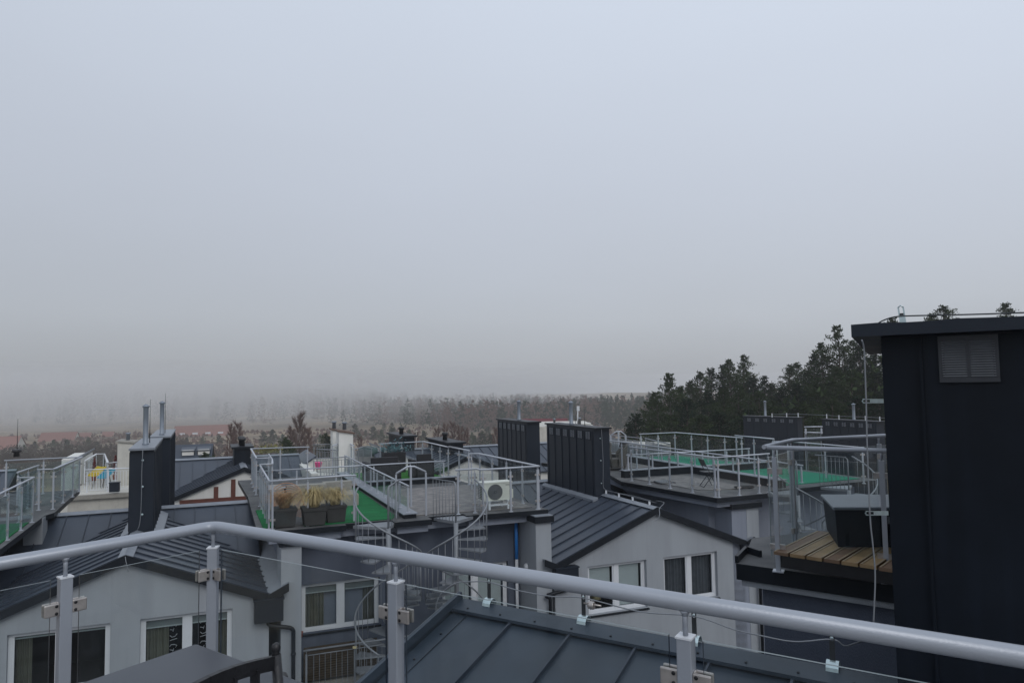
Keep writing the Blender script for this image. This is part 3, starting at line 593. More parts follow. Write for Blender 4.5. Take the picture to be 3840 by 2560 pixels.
# ================================================================ gable houses of the row
def gable_house(label,c,b0,b1,hl,hr,wins,wall='render',main=None,zr=-1.70,s=.40,zb=-9,trim=None,hand=None,chimflash=None):
    t=thing('gable_house',label,'house',W(c,b0+2,zb),'gable houses of the terrace row' if wall=='render' else None)
    ztop=lambda a:(zr-.15)-s*abs(a-c)
    ops=[(x[0],x[1],x[2],x[3]) for x in wins]
    wall_cells(b0,[c-hl,c,c+hr],ztop,zb,ops).build('gable_wall',M[wall],t)
    g=MB(); g.abox(c-hl,c-hl+.25,b0+.3,b1,zb,zr-s*hl-.12); g.abox(c+hr-.25,c+hr,b0+.3,b1,zb,zr-s*hr-.12); g.build('side_wall',M[wall],t)
    of=.12; n=round((b1-b0+of)/.5)
    for hh,sg in ((hl,-1),(hr,1)):
        P=W(c,b0-of,zr);Q=W(c,b1,zr);S=W(c+sg*hh,b0-of,zr-s*hh);T=W(c+sg*hh,b1,zr-s*hh)
        seam_plane(t,'roof_slope',P,Q,T,S,n,M['roof'],h=.035,wd=.022)
        # verge board
        g=MB(); pv=W(c,b0-of-.02,zr+.02); sv=W(c+sg*hh,b0-of-.02,zr+.02-s*hh); k=dB.normalized()*.05; h=UP*-.17
        g.hexa([pv+h,sv+h,sv+h+k,pv+h+k],[pv,sv,sv+k,pv+k]); g.build('verge',M['roof_edge'],t)
    g=MB(); 
    for sg in(-1,1): 
        a=W(c,b0-of-.03,zr+.045);b=W(c,b1,zr+.045);d=W(c+sg*.14,b0-of-.03,zr+.045-s*.14);e_=W(c+sg*.14,b1,zr+.045-s*.14); g.hexa([x-UP*.012 for x in (a,b,e_,d)],[a,b,e_,d])
    g.build('ridge_cap',M['flash'],t)
    for x in wins: window(t,x[0],x[1],b0,x[2],x[3],fill=x[4],sill=x[5] if len(x)>5 else True,blind=x[6] if len(x)>6 else .16)
    if main:
        a0,a1,be,br=main; n=round((a1-a0)/.53); sm=s
        P=W(a0,br,zr);Q=W(a1,br,zr);T=W(a1,be,zr-sm*(br-be));S=W(a0,be,zr-sm*(br-be)); seam_plane(t,'main_roof_slope',P,Q,T,S,n,M['roof'],h=.03,wd=.02)
        S2=W(a0,br+3,zr-sm*3);T2=W(a1,br+3,zr-sm*3); seam_plane(t,'main_roof_slope',P,Q,T2,S2,n,M['roof'],h=.03,wd=.02)
        g=MB()
        for sg in(-1,1):
            a=W(a0,br,zr+.05);b=W(a1,br,zr+.05);d=W(a0,br+sg*.16,zr+.05-.065);e_=W(a1,br+sg*.16,zr+.05-.065); g.hexa([x-UP*.012 for x in (a,b,e_,d)],[a,b,e_,d])
        g.build('main_ridge_cap',M['flash'],t)
        MB().abox(a0+.1,a1-.1,br-2.8,br+2.8,zb,zr-sm*3-.05).build('rear_wall',M[wall],t)
    return t
def gutter_box(par,a0,a1,b,z0,z1,pipe=True,zp=-9,ap=None):
    g=MB(); g.abox(a0,a1,b-.22,b-.002,z0,z1); g.abox(a0-.02,a1+.02,b-.24,b-.001,z1,z1+.03); q=g.build('rainwater_hopper',M['chimface'],par)
    if pipe:
        ap=ap or a1+.1; P=[W((a0+a1)/2,b-.11,z0),W((a0+a1)/2,b-.11,z0-.06),W((a0+a1)/2+.1,b-.11,z0-.12),W(ap-.08,b-.11,z0-.2),W(ap,b-.11,z0-.28),W(ap,b-.11,zp)]
        p=MB().tube(smooth(P[:5],3)+P[5:],.045,10); p.tube([W(ap,b-.11,z0-.75),W(ap,b-.11,z0-.80)],.055,10); p.build('downpipe',M['roof_edge'],par)
def chimney(label,a0,a1,b0,b1,z0,z1,group=None,vent_face='left',pipe=None,rod=None,pn=6,fm='chimface',ux=None,P=None,wire=True,balls=False,side_vent=False):
    """sheet-clad chimney: seams, vents, cap, flue pipe"""
    if P is None: P=[W(a0,b0),W(a1,b0),W(a1,b1),W(a0,b1)]
    c=sum(P,V())/4; t=thing('chimney',label,'chimney',V((c.x,c.y,z0)),group)
    g=MB(); g.hexa([p+UP*z0 for p in P],[p+UP*z1 for p in P])
    def seams(p,q,n):
        d=(q-p).normalized(); o=V((d.y,-d.x,0))
        if (p-c).dot(o)<0: o=-o
        for k in range(n+1):
            f=.035+.93*k/n; x=p+(q-p)*f+o*.010; g.box(x+UP*(z0+z1-.06)/2,.022,.020,z1-z0-.06,d,o)
        return d,o
    dl_,ol=seams(P[0],P[3],pn); dr_,or_=seams(P[1],P[2],pn)
    g.build('shaft',M[fm],t)
    g=MB(); Q=[c+(p-c)*1.0+((p-c).normalized()*.12) for p in P]; g.hexa([p+UP*(z1) for p in Q],[p+UP*(z1+.05) for p in Q]); g.build('cap',M['roof_edge' if vent_face!='none' else 'flash'],t)
    for (p,q,o) in ((P[0],P[3],ol),(P[1],P[2],or_)):
        if p is P[1] and not side_vent: continue
        d=(q-p).normalized(); L_=(q-p).length
        for k in range(pn):
            f=.035+.93*(k+.5)/pn; x=p+(q-p)*f+o*.004+UP*(z1-.20)
            v=MB(); v.box(x,.30,.012,.27,d,o); vv=v.build('vent',M['chim'],t)
            s=MB(); 
            for sg in(-1,1):
                for j in range(8): s.box(x+d*.07*sg+UP*(-.10+j*.0285)+o*.008,.115,.014,.004,d,o-UP*.8)
            s.build('vent_slats',M['louver2'],vv)
    if pipe:
        for (f,h,rr,lean) in pipe:
            x=P[0].lerp(P[3],f)*.5+P[1].lerp(P[2],f)*.5+UP*(z1+.05); g=MB(); g.lathe(x,[(rr*1.25,0),(rr*1.2,.03),(rr,.05),(rr,h-.06),(rr*1.08,h-.05),(rr*1.08,h-.03),(rr*1.5,h-.02),(rr*1.45,h),(rr*.4,h+.05)],14); g.build('flue',M['pipe'],t)
    if rod:
        for (f,h) in rod: x=P[0].lerp(P[3],f)*.4+P[1].lerp(P[2],f)*.6+UP*(z1+.05); MB().tube([x,x+UP*h],.012,5,r2=.005).build('lightning_rod',M['strap'],t)
    return t,P
M['strap2']=M['strap']
GW=[(-4.58,-2.82,-4.28,-3.03,'openl',True,.05),(-2.28,-.52,-4.28,-3.03,'curtain',True,.16)]
g1=gable_house('left grey rendered gable house with a dark-glazed window and a curtained window',-2.56,16.2,22.2,2.6,2.78,GW,main=(-5.6,.28,19.2,22.2))
g2=gable_house('right grey rendered gable house with slatted blinds in its left window',10.0,16.2,22.2,2.95,2.9,[(7.98,9.72,-4.29,-3.05,'halfslats'),(10.25,11.98,-4.29,-3.05,'drape')],main=(6.95,12.9,19.2,22.2))
gutter_box(g1,-.09,.5,16.2,-3.36,-2.9,ap=.72,zp=-9)
gutter_box(g2,6.98,7.6,16.2,-3.4,-2.98,ap=6.86,zp=-9)
gutter_box(g2,12.75,13.3,16.2,-3.4,-2.95,ap=13.32,zp=-9)
# short counter-slopes and valley flashings between gable roofs and terrace walls
def valley(par,a0,a1,b0,b1,z0,z1,fa=None):
    g=MB(); g.hexa([W(a0,b0,z0-.04),W(a1,b0,z1-.04),W(a1,b1,z1-.04),W(a0,b1,z0-.04)],[W(a0,b0,z0),W(a1,b0,z1),W(a1,b1,z1),W(a0,b1,z0)])
    g.build('valley_flashing',M['flash'],par); g=MB(); g.hexa([W(a0,b0-.05,z0-.16),W(a1,b0-.05,z1-.16),W(a1,b0-.003,z1-.16),W(a0,b0-.003,z0-.16)],[W(a0,b0-.05,z0+.01),W(a1,b0-.05,z1+.01),W(a1,b0-.003,z1+.01),W(a0,b0-.003,z0+.01)]); g.build('valley_verge',M['roof_edge'],par)
valley(g1,.2,.62,16.08,22,-2.80,-2.60); valley(g2,7.08,6.72,16.08,16.19,-2.88,-2.72); valley(g2,12.88,13.15,16.08,16.19,-2.86,-2.75)
# squiggly neon sign behind the right window of the left gable
ng=thing('window_sign','white handwritten vertical sign hanging in the curtained window of the left gable house','sign',W(-1.75,16.55,-3.6))
def squig(u0,seed,par):
    rnd=random.Random(seed); g=MB(); z=-3.22
    for k in range(7):
        w_=.07; kind=k%4
        if kind==0: pts=[(-w_,0),(-.02,.012),(w_,.03)]
        elif kind==1: pts=[(-w_,-.02),(-.04,.02),(.02,.015),(w_,-.012),(.04,-.05)]
        elif kind==2: pts=[(-w_,.02),(0,0),(.01,.04),(-.01,-.03)]
        else: pts=[(-w_,.01),(-.03,-.03),(.03,-.02),(w_,.03)]
        g.tube([W(u0+x,16.52,z+y) for x,y in pts],.007,5); z-=.105+rnd.uniform(-.015,.015)
    return g.build('lettering',M['pvc'],par)
squig(-1.67,1,ng); squig(-1.08,2,ng)
lp=thing('table_lamp','cream lampshade behind the slatted window of the right gable house','lamp',W(8.55,16.9,-4.2)); MB().lathe(W(8.55,16.85,-4.1),[(.16,0),(.10,.28)],16).build('lamp_shade',M['cream'],lp); MB().lathe(W(8.55,16.85,-4.3),[(.07,0),(.02,.03),(.02,.2)],10).build('lamp_base',M['dark'],lp)
# small wire coming off the gable ridge
tag(MB().tube(smooth([atd(2460,1876,18.2),atd(2490,1884,17.6),atd(2473,1905,16.6)]+[atd(2474,1925,15.9),atd(2468,1945,15.8),atd(2455,1952,15.8)]),.007,6).build('ridge_wire',M['galv'],org=W(10,16,-1.7)),'loose curled wire end at the apex of the right gable','wire')
tag(MB().tube(smooth([W(-2.56,17.2,-1.62),W(-2.56,16.3,-1.62),W(-2.56,16.05,-1.72),W(-2.5,16.0,-2.0)]),.008,6).build('ridge_wire',M['galv'],org=W(-2.56,16,-1.7)),'loose wire end hanging at the apex of the left gable','wire')
wl=[(2278,1862),(2330,1874),(2380,1884),(2434,1899)]
rwz=-1.56; lw=thing('ridge_conductor','thin conductor wire on small white holders along the ridge of the right gable roof','wire',W(10,17,-1.7))
MB().tube([W(10,19,rwz),W(10,16.1,rwz)],.006,5).build('wire',M['galv'],lw)
for b in (18.6,17.9,17.2,16.4): MB().box(W(10,b,-1.62),.05,.05,.11).build('holder',M['pvc'],lw)
# chimneys on the ridges
BP=[( .55,.62,.075,0)]
c1,_=chimney('nearer dark chimney on the right gable ridge, wire on its end',9.68,10.2,18.67,21.8,-2.3,.27,'dark sheet chimneys on the house ridges',pipe=[(.60,.72,.062,0)],rod=[(.35,.5)])
c2,_=chimney('farther dark chimney on the right gable ridge, beyond the glass balustrade',9.84,10.36,23.75,26.5,-2.3,.22,'dark sheet chimneys on the house ridges',pipe=[(.45,.72,.065,0)])
c3,_=chimney('front dark chimney of the left pair, grey cap, wire down its end',-2.74,-2.22,18.67,22.1,-2.5,.24,'dark sheet chimneys on the house ridges',pipe=[(.30,.98,.062,0)],rod=[(.5,1.15)],vent_face='none')
c4,_=chimney('rear dark chimney of the left pair, its flat cap just behind the front one',-2.60,-2.05,23.3,27.0,-2.5,.22,'dark sheet chimneys on the house ridges',pipe=[(.2,1.0,.062,0)],rod=[(.4,1.3)],vent_face='none')
for ch,a,bb in ((c1,10.2,18.67),):
    P=smooth([atd(2230,1586,W(10,19).y),atd(2247,1590,W(10,18.8).y),atd(2254,1604,W(10,18.55).y),atd(2258,1650,W(10,18.55).y),atd(2262,1740,W(10,18.55).y),atd(2262,1815,W(10,18.55).y),atd(2272,1836,W(10,18.5).y),atd(2310,1846,W(10,18).y),atd(2380,1860,W(10,17.4).y),atd(2440,1876,W(10,16.6).y)])
    MB().tube(P,.007,6).build('conductor',M['galv'],ch)
    for y in (1643,1726,1811): MB().lathe(atd(2250+(y-1643)*.03,y,W(10,18.62).y),[(.02,0),(.018,.02),(.004,.03)],10,0,-dB).build('fixing',M['zinc'],ch)
P=smooth([atd(535,1680,W(-2.5,18.6).y)]+[atd(x,y,W(-2.5,18.55).y) for x,y in ((535,1700),(532,1760),(531,1830),(529,1900),(524,1960),(515,1985),(500,2003))]); MB().tube(P,.008,6).build('conductor',M['galv'],c3)
for y in (1725,1824,1928): MB().lathe(atd(535-(y-1725)*.01,y,W(-2.5,18.6).y),[(.028,0),(.026,.02),(.004,.035)],12,0,-dB).build('fixing',M['zinc'],c3)
# flashing aprons round the chimney feet
for (c,a0,a1,b0,b1,par) in ((10.,9.68,10.2,18.67,22.1,g2),(-2.56,-2.74,-2.22,18.67,22.1,g1)):
    g=MB(); f=lambda a,b,o=.085:W(a,b,-1.70-.4*abs(a-c)+o)
    g.hexa([f(a0-.16,b0-.14,.01),f(a0,b0-.14,.01),f(a0,b1,.01),f(a0-.16,b1,.01)],[f(a0-.16,b0-.14),f(a0,b0-.14),f(a0,b1),f(a0-.16,b1)])
    g.hexa([f(a1,b0-.14,.01),f(a1+.2,b0-.14,.01),f(a1+.2,b1,.01),f(a1,b1,.01)],[f(a1,b0-.14),f(a1+.2,b0-.14),f(a1+.2,b1),f(a1,b1)])
    g.build('chimney_apron',M['flash'],par)
# ================================================================ terrace house between the gables
ZF=-1.55
th=thing('terrace_house','central house with green turf roof terraces, dark recessed wall and two spiral stairs','house',W(3.6,19,-9))
ops=[(1.03,2.86,-4.11,-2.98),(4.45,6.22,-5.2,-2.95)]
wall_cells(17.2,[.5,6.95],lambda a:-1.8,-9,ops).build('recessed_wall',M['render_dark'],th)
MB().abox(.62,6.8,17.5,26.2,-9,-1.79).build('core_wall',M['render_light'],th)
g=MB(); g.abox(.47,.9,16.2,17.199,-9,-1.82); g.build('pilaster',M['render'],th)
MB().abox(6.55,6.97,16.2,17.199,-9,-1.82).build('pilaster',M['render'],th)
MB().abox(6.50,7.02,16.12,17.3,-1.82,-1.665).build('pilaster_cap',M['roof_edge'],th); MB().abox(6.52,7.0,16.14,17.28,-1.664,-1.652).build('pilaster_cap_sheet',M['flash'],th)
MB().abox(.42,.95,16.12,16.55,-1.82,-1.70).build('pilaster_cap',M['roof_edge'],th)
window(th,1.03,2.86,17.2,-4.11,-2.98,fill='curtain'); window(th,4.45,6.22,17.2,-5.2,-2.95,fill='slats',sill=False)
tpoly=[(-.0,16.58),(1.95,16.58),(1.95,16.75),(3.05,16.75),(3.05,16.42),(3.95,16.42),(3.95,16.75),(4.85,16.75),(4.85,16.5),(7.0,16.4),(6.95,20.6),(6.75,23.2),(6.3,26.1),(.0,26.1),(.1,22)]
MB().prism([tuple(W(a,b).xy) for a,b in tpoly],ZF-.13,ZF,0,1).build('slab',[M['roof_edge'],M['membrane']],th)
for (a0,a1,b0_) in ((.25,1.85,16.72),(3.15,3.9,16.58),(4.95,6.5,16.62),(1.85,3.15,16.85),(3.9,4.95,16.85)): MB().abox(a0,a1,b0_,17.19,ZF-.31,ZF-.131).build('soffit_band',M['render_light'],th)
# finishes laid on the slab
def sheet(par,name,poly,z,m,th_=.02): return MB().prism([tuple(W(a,b).xy) for a,b in poly],z,z+th_).build(name,M[m],par)
sheet(th,'turf',[(1.05,16.82),(3.1,16.82),(3.25,17.2),(3.3,22.4),(2.5,22.4),(2.5,19.7),(1.9,19.0),(1.9,17.3),(1.05,17.2)],ZF+.002,'turf')
sheet(th,'turf',[(.15,16.9),(.4,17.1),(.4,19.5),(.15,19.5)],ZF+.002,'turf')
sheet(th,'grey_boards',[(3.72,17.0),(6.75,16.8),(6.7,19.5),(6.6,21.4),(3.72,21.4)],ZF+.002,'deckgrey')
sheet(th,'turf',[(3.72,22.65),(6.5,22.65),(6.25,25.6),(3.72,25.6)],ZF+.06,'turf2')
def parapet(par,a0,a1,b0,b1,z0,z1,cap='flash'):
    MB().abox(a0,a1,b0,b1,z0,z1-.02).build('parapet',M['roof_edge'],par); MB().abox(a0-.04,a1+.04,b0-.04,b1+.04,z1-.02,z1).build('parapet_cap',M[cap],par)
parapet(th,3.36,3.66,16.75,25.8,ZF+.001,-1.43); parapet(th,3.75,6.65,22.35,22.6,ZF+.001,-1.38); parapet(th,.45,3.3,22.35,22.6,ZF+.001,-1.38)
# railings of the central terrace
gr='glass balustrades on the turf terraces'
railing('terrace_railing','glass balustrade in front of the dry grass planters',Zp([(1012,1804),(1290,1783)],-.45)+[W(2.25,16.9,-.45)],ZF,spacing=.95,r=.024)
railing('terrace_railing','slanting side balustrade left of the dry grass planters',Zp([(975,1745),(1010,1803)],-.45),ZF,spacing=.75,r=.024)
railing('terrace_railing','corner balustrade at the back left of the central terrace, above the half-timbered gable',Zp([(1160,1675),(941,1682),(962,1718),(1015,1716)],-.45),ZF,spacing=.9,r=.022)
railing('terrace_railing','short doubled balustrade stub left of the dry grass terrace',Zp([(1008,1702),(1021,1722),(1021,1739),(973,1741)],-.45),ZF,spacing=.6,r=.022)
railing('terrace_railing','low rail crossing the middle of the central terrace',[W(.35,22.48,-.86),W(6.3,22.48,-.86)],-1.38,spacing=1.1,kind='glass',clamps=False,r=.022)
railing('terrace_railing','low sloping-looking rail on the pale parapet dividing the two turf terraces',[W(3.5,25.2,-.78),W(3.5,16.85,-.78)],-1.43,spacing=.85,kind='glass',clamps=False,r=.022)
railing('terrace_railing','glass balustrade beside and behind the cream air conditioner',Zp([(1708,1762),(1788,1757),(1802,1761),(2022,1747)],-.45),ZF,spacing=.8,r=.024)
railing('terrace_railing','side balustrade receding from the air conditioner corner past the dark chimneys',[onz(2022,1747,-.45),onz(1796,1700,-.45),onz(1760,1701,-.45)],ZF,spacing=1.0,r=.024)
railing('terrace_railing','back balustrade around the bright turf terrace with black rattan seats',Zp([(1420,1664),(1590,1655),(1683,1676)],-.45)+Zp([(1685,1673),(1760,1689)],-.45),ZF,spacing=.9,r=.022)
# spiral stairs
def spiral(label,ac,bc_,mir,start,ztop=ZF-.03,n=17,rise=.205,rad=.74):
    c=W(ac,bc_); t=thing('spiral_staircase',label,'staircase',V((c.x,c.y,ztop-n*rise)),'galvanised spiral stairs')
    def pol(a,r,z): a=a if mir>0 else math.pi-a; d=dA*math.cos(a)+dB0*math.sin(a); return V((c.x,c.y,z))+d*r
    MB().tube([V((c.x,c.y,ztop-n*rise)),V((c.x,c.y,ztop-.02))],.055,14).build('pole',M['galv'],t)
    st=R(27); 
    g=MB(); p0,p1,p2=V((c.x,c.y,0)),pol(start-R(8),rad*1.25,0),pol(start-R(88),rad*1.22,0)
    g.hexa([V((p.x,p.y,ztop-.07)) for p in (p0,p1,p2)],[V((p.x,p.y,ztop)) for p in (p0,p1,p2)]); g.build('landing',M['galv'],t)
    for k in range(n):
        a0=start+k*st; z=ztop-(k+1)*rise; w_=R(32); g=MB(); pts=[pol(a0,.05,z),pol(a0,rad,z),pol(a0+w_*.5,rad*1.03,z),pol(a0+w_,rad,z),pol(a0+w_,.05,z)]
        if mir<0: pts=pts[::-1]
        g.hexa([p-UP*.035 for p in pts],pts); g.build('tread',M['galv'],t)
    hr=[]; m=n*6
    for k in range(m+1): a=start-R(5)+k*st*n/m; hr.append(pol(a,rad+.02,ztop+.90-k*rise*n/m))
    MB().tube(hr,.021,8).build('handrail',M['galv'],t)
    for k in range(n*2):
        a=start+(k+.5)*st/2; z=ztop-(k//2+1)*rise; q=pol(a,rad+.005,z-.03); zt_=ztop+.90-((a-start+R(5))/st)*rise
        MB().tube([q,V((q.x,q.y,zt_))],.0075,5).build('baluster',M['galv'],t)
    # guard of the landing: from the pole to the terrace edge
    e0=V((c.x,c.y,0)); e1=pol(start-R(88),rad*1.25,0)
    gt=ztop+.93; g=MB().tube([V((e0.x,e0.y,ztop-.02)),V((e0.x,e0.y,gt-.06)),V((e0.x,e0.y,gt))+(e1-e0)*.06,V((e1.x,e1.y,gt+.03))],.020,8); g.build('landing_rail',M['galv'],t)
    for k in range(1,8):
        q=e0+(e1-e0)*k/8; MB().tube([V((q.x,q.y,ztop)),V((q.x,q.y,gt))],.007,5).build('baluster',M['galv'],t)
    return t
spiral('left spiral staircase, handrail curving down in front of the green turf',2.80,16.05,1,R(150))
spiral('right spiral staircase, handrail curving down in front of the grey boards beside the air conditioner',4.42,16.05,-1,R(150))
# the terrace gate frames where the stairs arrive
for lab,l in (('peaked rail ends over the parapet between the two spiral stairs',[(1485,1775),(1528,1749),(1553,1748),(1597,1768)]),):
    P=[onpl(x,y,W(0,16.95,0),dB0) for x,y in l]; t=thing('rail_end',lab,'railing',V((P[1].x,P[1].y,-1.3)),None)
    MB().tube(P,.024,8).build('handrail',M['rail'],t)
    q=(P[1]+P[2])/2; MB().box(V((q.x,q.y,(q.z-1.3)/2)),.045,.045,q.z+1.3,dA,dB0).build('post',M['rail'],t)
    for qq in (P[0],P[3]): MB().box(V((qq.x,qq.y,(qq.z-.02+ZF)/2)),.04,.04,qq.z-.02-ZF,dA,dB0).build('post',M['rail'],t)
# lower balcony
lb=thing('balcony','lower balcony slab between the pilasters, below the spiral stairs','balcony',W(3.7,16.6,-5.4)); MB().abox(.92,6.53,16.0,17.18,-5.4,-5.2).build('slab',M['concrete'],lb)
railing('balcony_railing','pale green-grey balcony railing with vertical bars under the spiral stairs',[W(.94,16.14,-4.12),W(6.5,16.14,-4.12)],-5.2,kind='bars',spacing=1.15,rail_mat='galv')
tag(MB().box(W(2.05,16.1,-4.19),.10,.02,.05).build('cream_tag',M['cream'],org=W(2.05,16.1,-4.2)),'small cream tag on the balcony railing under the curtained window','tag')
lv=thing('slatted_screen','dark slatted wooden screen standing on the lower balcony','screen',W(1.8,17,-5.2)); 
for k in range(14): MB().box(W(1.9,17.0,-5.1+k*.055),1.7,.03,.045,dA,dB0).build('slat',M['wooddark'],lv)
cp_=thing('clay_pot','small terracotta pot on the sill end beside the left pilaster','pot',W(1.02,17.1,-4.15)); MB().lathe(W(1.0,17.08,-4.13),[(.035,0),(.05,.10),(.055,.105),(.055,.12)],12).build('pot',M['terra'],cp_)
bf=thing('downpipe','bright blue film-wrapped drainpipe in the corner of the dark recess','pipe',W(6.42,17.1,-5)); MB().tube([W(6.42,17.1,-1.88),W(6.42,17.1,-2.9)],.045,10).build('film_wrap',M['blue'],bf); MB().tube([W(6.42,17.1,-2.901),W(6.42,17.1,-5.2)],.042,10).build('pipe',M['pvc'],bf)
wlm=thing('wall_lamp','round white bulkhead lamp on the pilaster side beside the blue pipe','lamp',W(6.54,16.8,-3.05)); MB().lathe(W(6.545,16.75,-3.03),[(.09,0),(.09,.03),(.07,.06),(.02,.075)],16,0,-dA).build('lamp_body',M['pvc'],wlm)
# air conditioner
ac=thing('air_conditioner','cream outdoor air conditioner unit with a round fan on a white stand','air conditioner',W(5.85,17,ZF+.02))
a0,a1,z0,z1=5.43,6.24,-1.32,-.86; bF=16.9; ux=dA; uy=dB0
MB().hexa([W(a0,bF,z0),W(a1,bF,z0),W(a1,bF+.32,z0),W(a0,bF+.32,z0)],[W(a0,bF,z1),W(a1,bF,z1),W(a1,bF+.32,z1),W(a0,bF+.32,z1)]).build('casing',M['acbody'],ac,bevel=.02)
MB().hexa([W(a0-.01,bF-.01,z1-.015),W(a1+.01,bF-.01,z1-.015),W(a1+.01,bF+.33,z1-.015),W(a0-.01,bF+.33,z1-.015)],[W(a0-.01,bF-.01,z1+.025),W(a1+.01,bF-.01,z1+.025),W(a1+.01,bF+.33,z1+.025),W(a0-.01,bF+.33,z1+.025)]).build('lid',M['acbody'],ac,bevel=.012)
fc=W(a0+.34,bF-.004,(z0+z1)/2); fr_=.20
f=MB().lathe(fc,[(fr_,0),(fr_,.008),(fr_*.97,.010)],36,0,-dB0).build('fan_grille',M['acdark'],ac)
g=MB()
for k in range(9): 
    rr=.04+k*.0185; g.tube([fc-dB0*.014+dA*rr*math.cos(2*math.pi*j/32)+UP*rr*math.sin(2*math.pi*j/32) for j in range(32)],.0028,4,closed=True)
for k in range(24): t_=2*math.pi*k/24; dv_=dA*math.cos(t_)+UP*math.sin(t_); g.tube([fc-dB0*.012+dv_*.035,fc-dB0*.012+dv_*.19],.0018,4)
g.build('grille_rings',M['galv'],f); h=MB().lathe(fc-dB0*.012,[(.036,0),(.036,.008),(.030,.012)],20,0,-dB0).build('hub_badge',M['black'],f)
q=fc-dB0*.026; MB().hexa([q+dA*-.012+UP*-.016,q+dA*.014,q+dA*-.012+UP*.016],[x-dB0*.002 for x in (q+dA*-.012+UP*-.016,q+dA*.014,q+dA*-.012+UP*.016)]).build('emblem',M['pvc'],f)
g=MB()
for r_ in range(9):
    for c_ in range(3): g.hexa([W(a0-.004,bF+.05+c_*.09,z0+.05+r_*.042),W(a0+.001,bF+.05+c_*.09,z0+.05+r_*.042),W(a0+.001,bF+.12+c_*.09,z0+.05+r_*.042),W(a0-.004,bF+.12+c_*.09,z0+.05+r_*.042)],[W(a0-.004,bF+.05+c_*.09,z0+.08+r_*.042),W(a0+.001,bF+.05+c_*.09,z0+.08+r_*.042),W(a0+.001,bF+.12+c_*.09,z0+.08+r_*.042),W(a0-.004,bF+.12+c_*.09,z0+.08+r_*.042)])
g.build('side_grille',M['black'],ac)
g=MB()
for k in range(3): g.box(W(a1-.12,bF-.004,z0+.10+k*.085),.15,.008,.012,ux,uy)
g.build('moulded_bars',M['acbody'],ac)
tx=bpy.data.curves.new('brand','FONT'); tx.body='KAISAI'; tx.size=.042; tx.extrude=.001; tx.align_x='CENTER'
to=bpy.data.objects.new('brand_lettering',tx); col.objects.link(to); bpy.context.view_layer.update()
me=bpy.data.meshes.new_from_object(to); bpy.data.objects.remove(to); bo=bpy.data.objects.new('brand_lettering',me); col.objects.link(bo); me.materials.append(M['black']); bo.parent=ac
ang=math.atan2(dA.y,dA.x); bo.rotation_euler=(math.pi/2,0,ang); bo.location=W(a1-.125,bF-.012,z1-.075)-wloc(ac)
g=MB()
for a in (a0+.16,a1-.14):
    for b_ in (bF-.05,bF+.36): g.abox(a-.025,a+.025,b_-.02,b_+.02,ZF+.02,z0+.02)
    g.abox(a-.02,a+.02,bF-.07,bF+.38,z0-.035,z0-.002)
g.abox(a0+.18,a1-.16,bF-.07,bF-.04,ZF+.12,ZF+.16); g.abox(a0+.18,a1-.16,bF+.34,bF+.37,ZF+.12,ZF+.16); g.build('stand',M['pvc'],ac)
MB().abox(a1,a1+.06,bF+.08,bF+.28,z0+.04,z0+.26).build('valve_cover',M['acbody'],ac); MB().tube([W(a1+.03,bF+.15,z0+.04),W(a1+.02,bF+.15,z0-.1),W(a1+.05,bF+.1,ZF+.03)],.016,6).build('pipe_tail',M['pvc'],ac)
# ================================================================ planters with dry grass, seats
def blades(c,n,h,sp,seed,droop=.6,wd=.0075):
    rnd=random.Random(seed); g=MB()
    for k in range(n):
        a=rnd.uniform(0,2*math.pi); r=rnd.uniform(0,.12); d=V((math.cos(a),math.sin(a),0)); hh=h*rnd.uniform(.5,1.15); s_=sp*rnd.uniform(.25,1.2); x=V((-d.y,d.x,0))*wd*rnd.uniform(.5,1.2); p=c+d*r; prev=(p-x,p+x)
        for q in range(1,6):
            u=q/5; y=p+d*(s_*u**1.5)+UP*(hh*(u*(1.9-droop*1.55*u*u))*.62)+V((rnd.uniform(-.01,.01),rnd.uniform(-.01,.01),0)); xx=x*(1-u*.8); g.face([prev[0],prev[1],y+xx,y-xx],0); prev=(y-xx,y+xx)
    return g
def potted(label,a,b,w_,h,m='straw',seed=1,n=420,gh=.62,sp=.42,droop=.75,d=None):
    t=thing('planter',label,'planter',W(a,b,ZF+.02),None); d=d or w_
    f=lambda s,z:[W(a-s*w_/2,b-s*d/2,z),W(a+s*w_/2,b-s*d/2,z),W(a+s*w_/2,b+s*d/2,z),W(a-s*w_/2,b+s*d/2,z)]
    g=MB(); g.hexa(f(.86,ZF+.022),f(1,ZF+h-.07)); g.hexa(f(1.07,ZF+h-.07),f(1.07,ZF+h)); g.build('pot',M['pot'],t,bevel=.008)
    blades(W(a,b,ZF+h),n,gh,sp,seed,droop).build('grass',M[m],t)
potted('left dark planter with orange dry grass beside the wicker chair',.62,17.05,.50,.44,'strawo',1,650,.50,.42,.62)
potted('middle dark planter with long drooping straw grass',1.27,16.98,.52,.42,'straw',2,520,.80,.66,.98)
potted('right dark planter with straw grass beside the turf edge',1.78,17.1,.46,.42,'straw',3,380,.66,.5,.9)
wc=thing('wicker_chair','orange slatted wicker lounge chair behind the orange grass','chair',W(.75,17.9,ZF+.02))
for k in range(7):
    y=k*.075; P=[]
    for j in range(15):
        u=j/14; ang_=math.pi*(1-u); P.append(W(.75+.36*math.cos(ang_)+.02*k,17.75+.30*math.sin(ang_)+.05*k,ZF+.45+ .42*math.sin(ang_)**.6 -y*.9))
    MB().tube(smooth(P,2),.011,5).build('rung',M['wicker'],wc)
g=MB()
for j in range(26):
    u=j/25; ang_=math.pi*(1-u); p=W(.75+.36*math.cos(ang_)+.06,17.75+.30*math.sin(ang_)+.15,ZF+.30+.40*math.sin(ang_)**.6-.2); q=W(.75+.30*math.cos(ang_),17.75+.24*math.sin(ang_),ZF+.06); g.tube([p,q],.006,4)
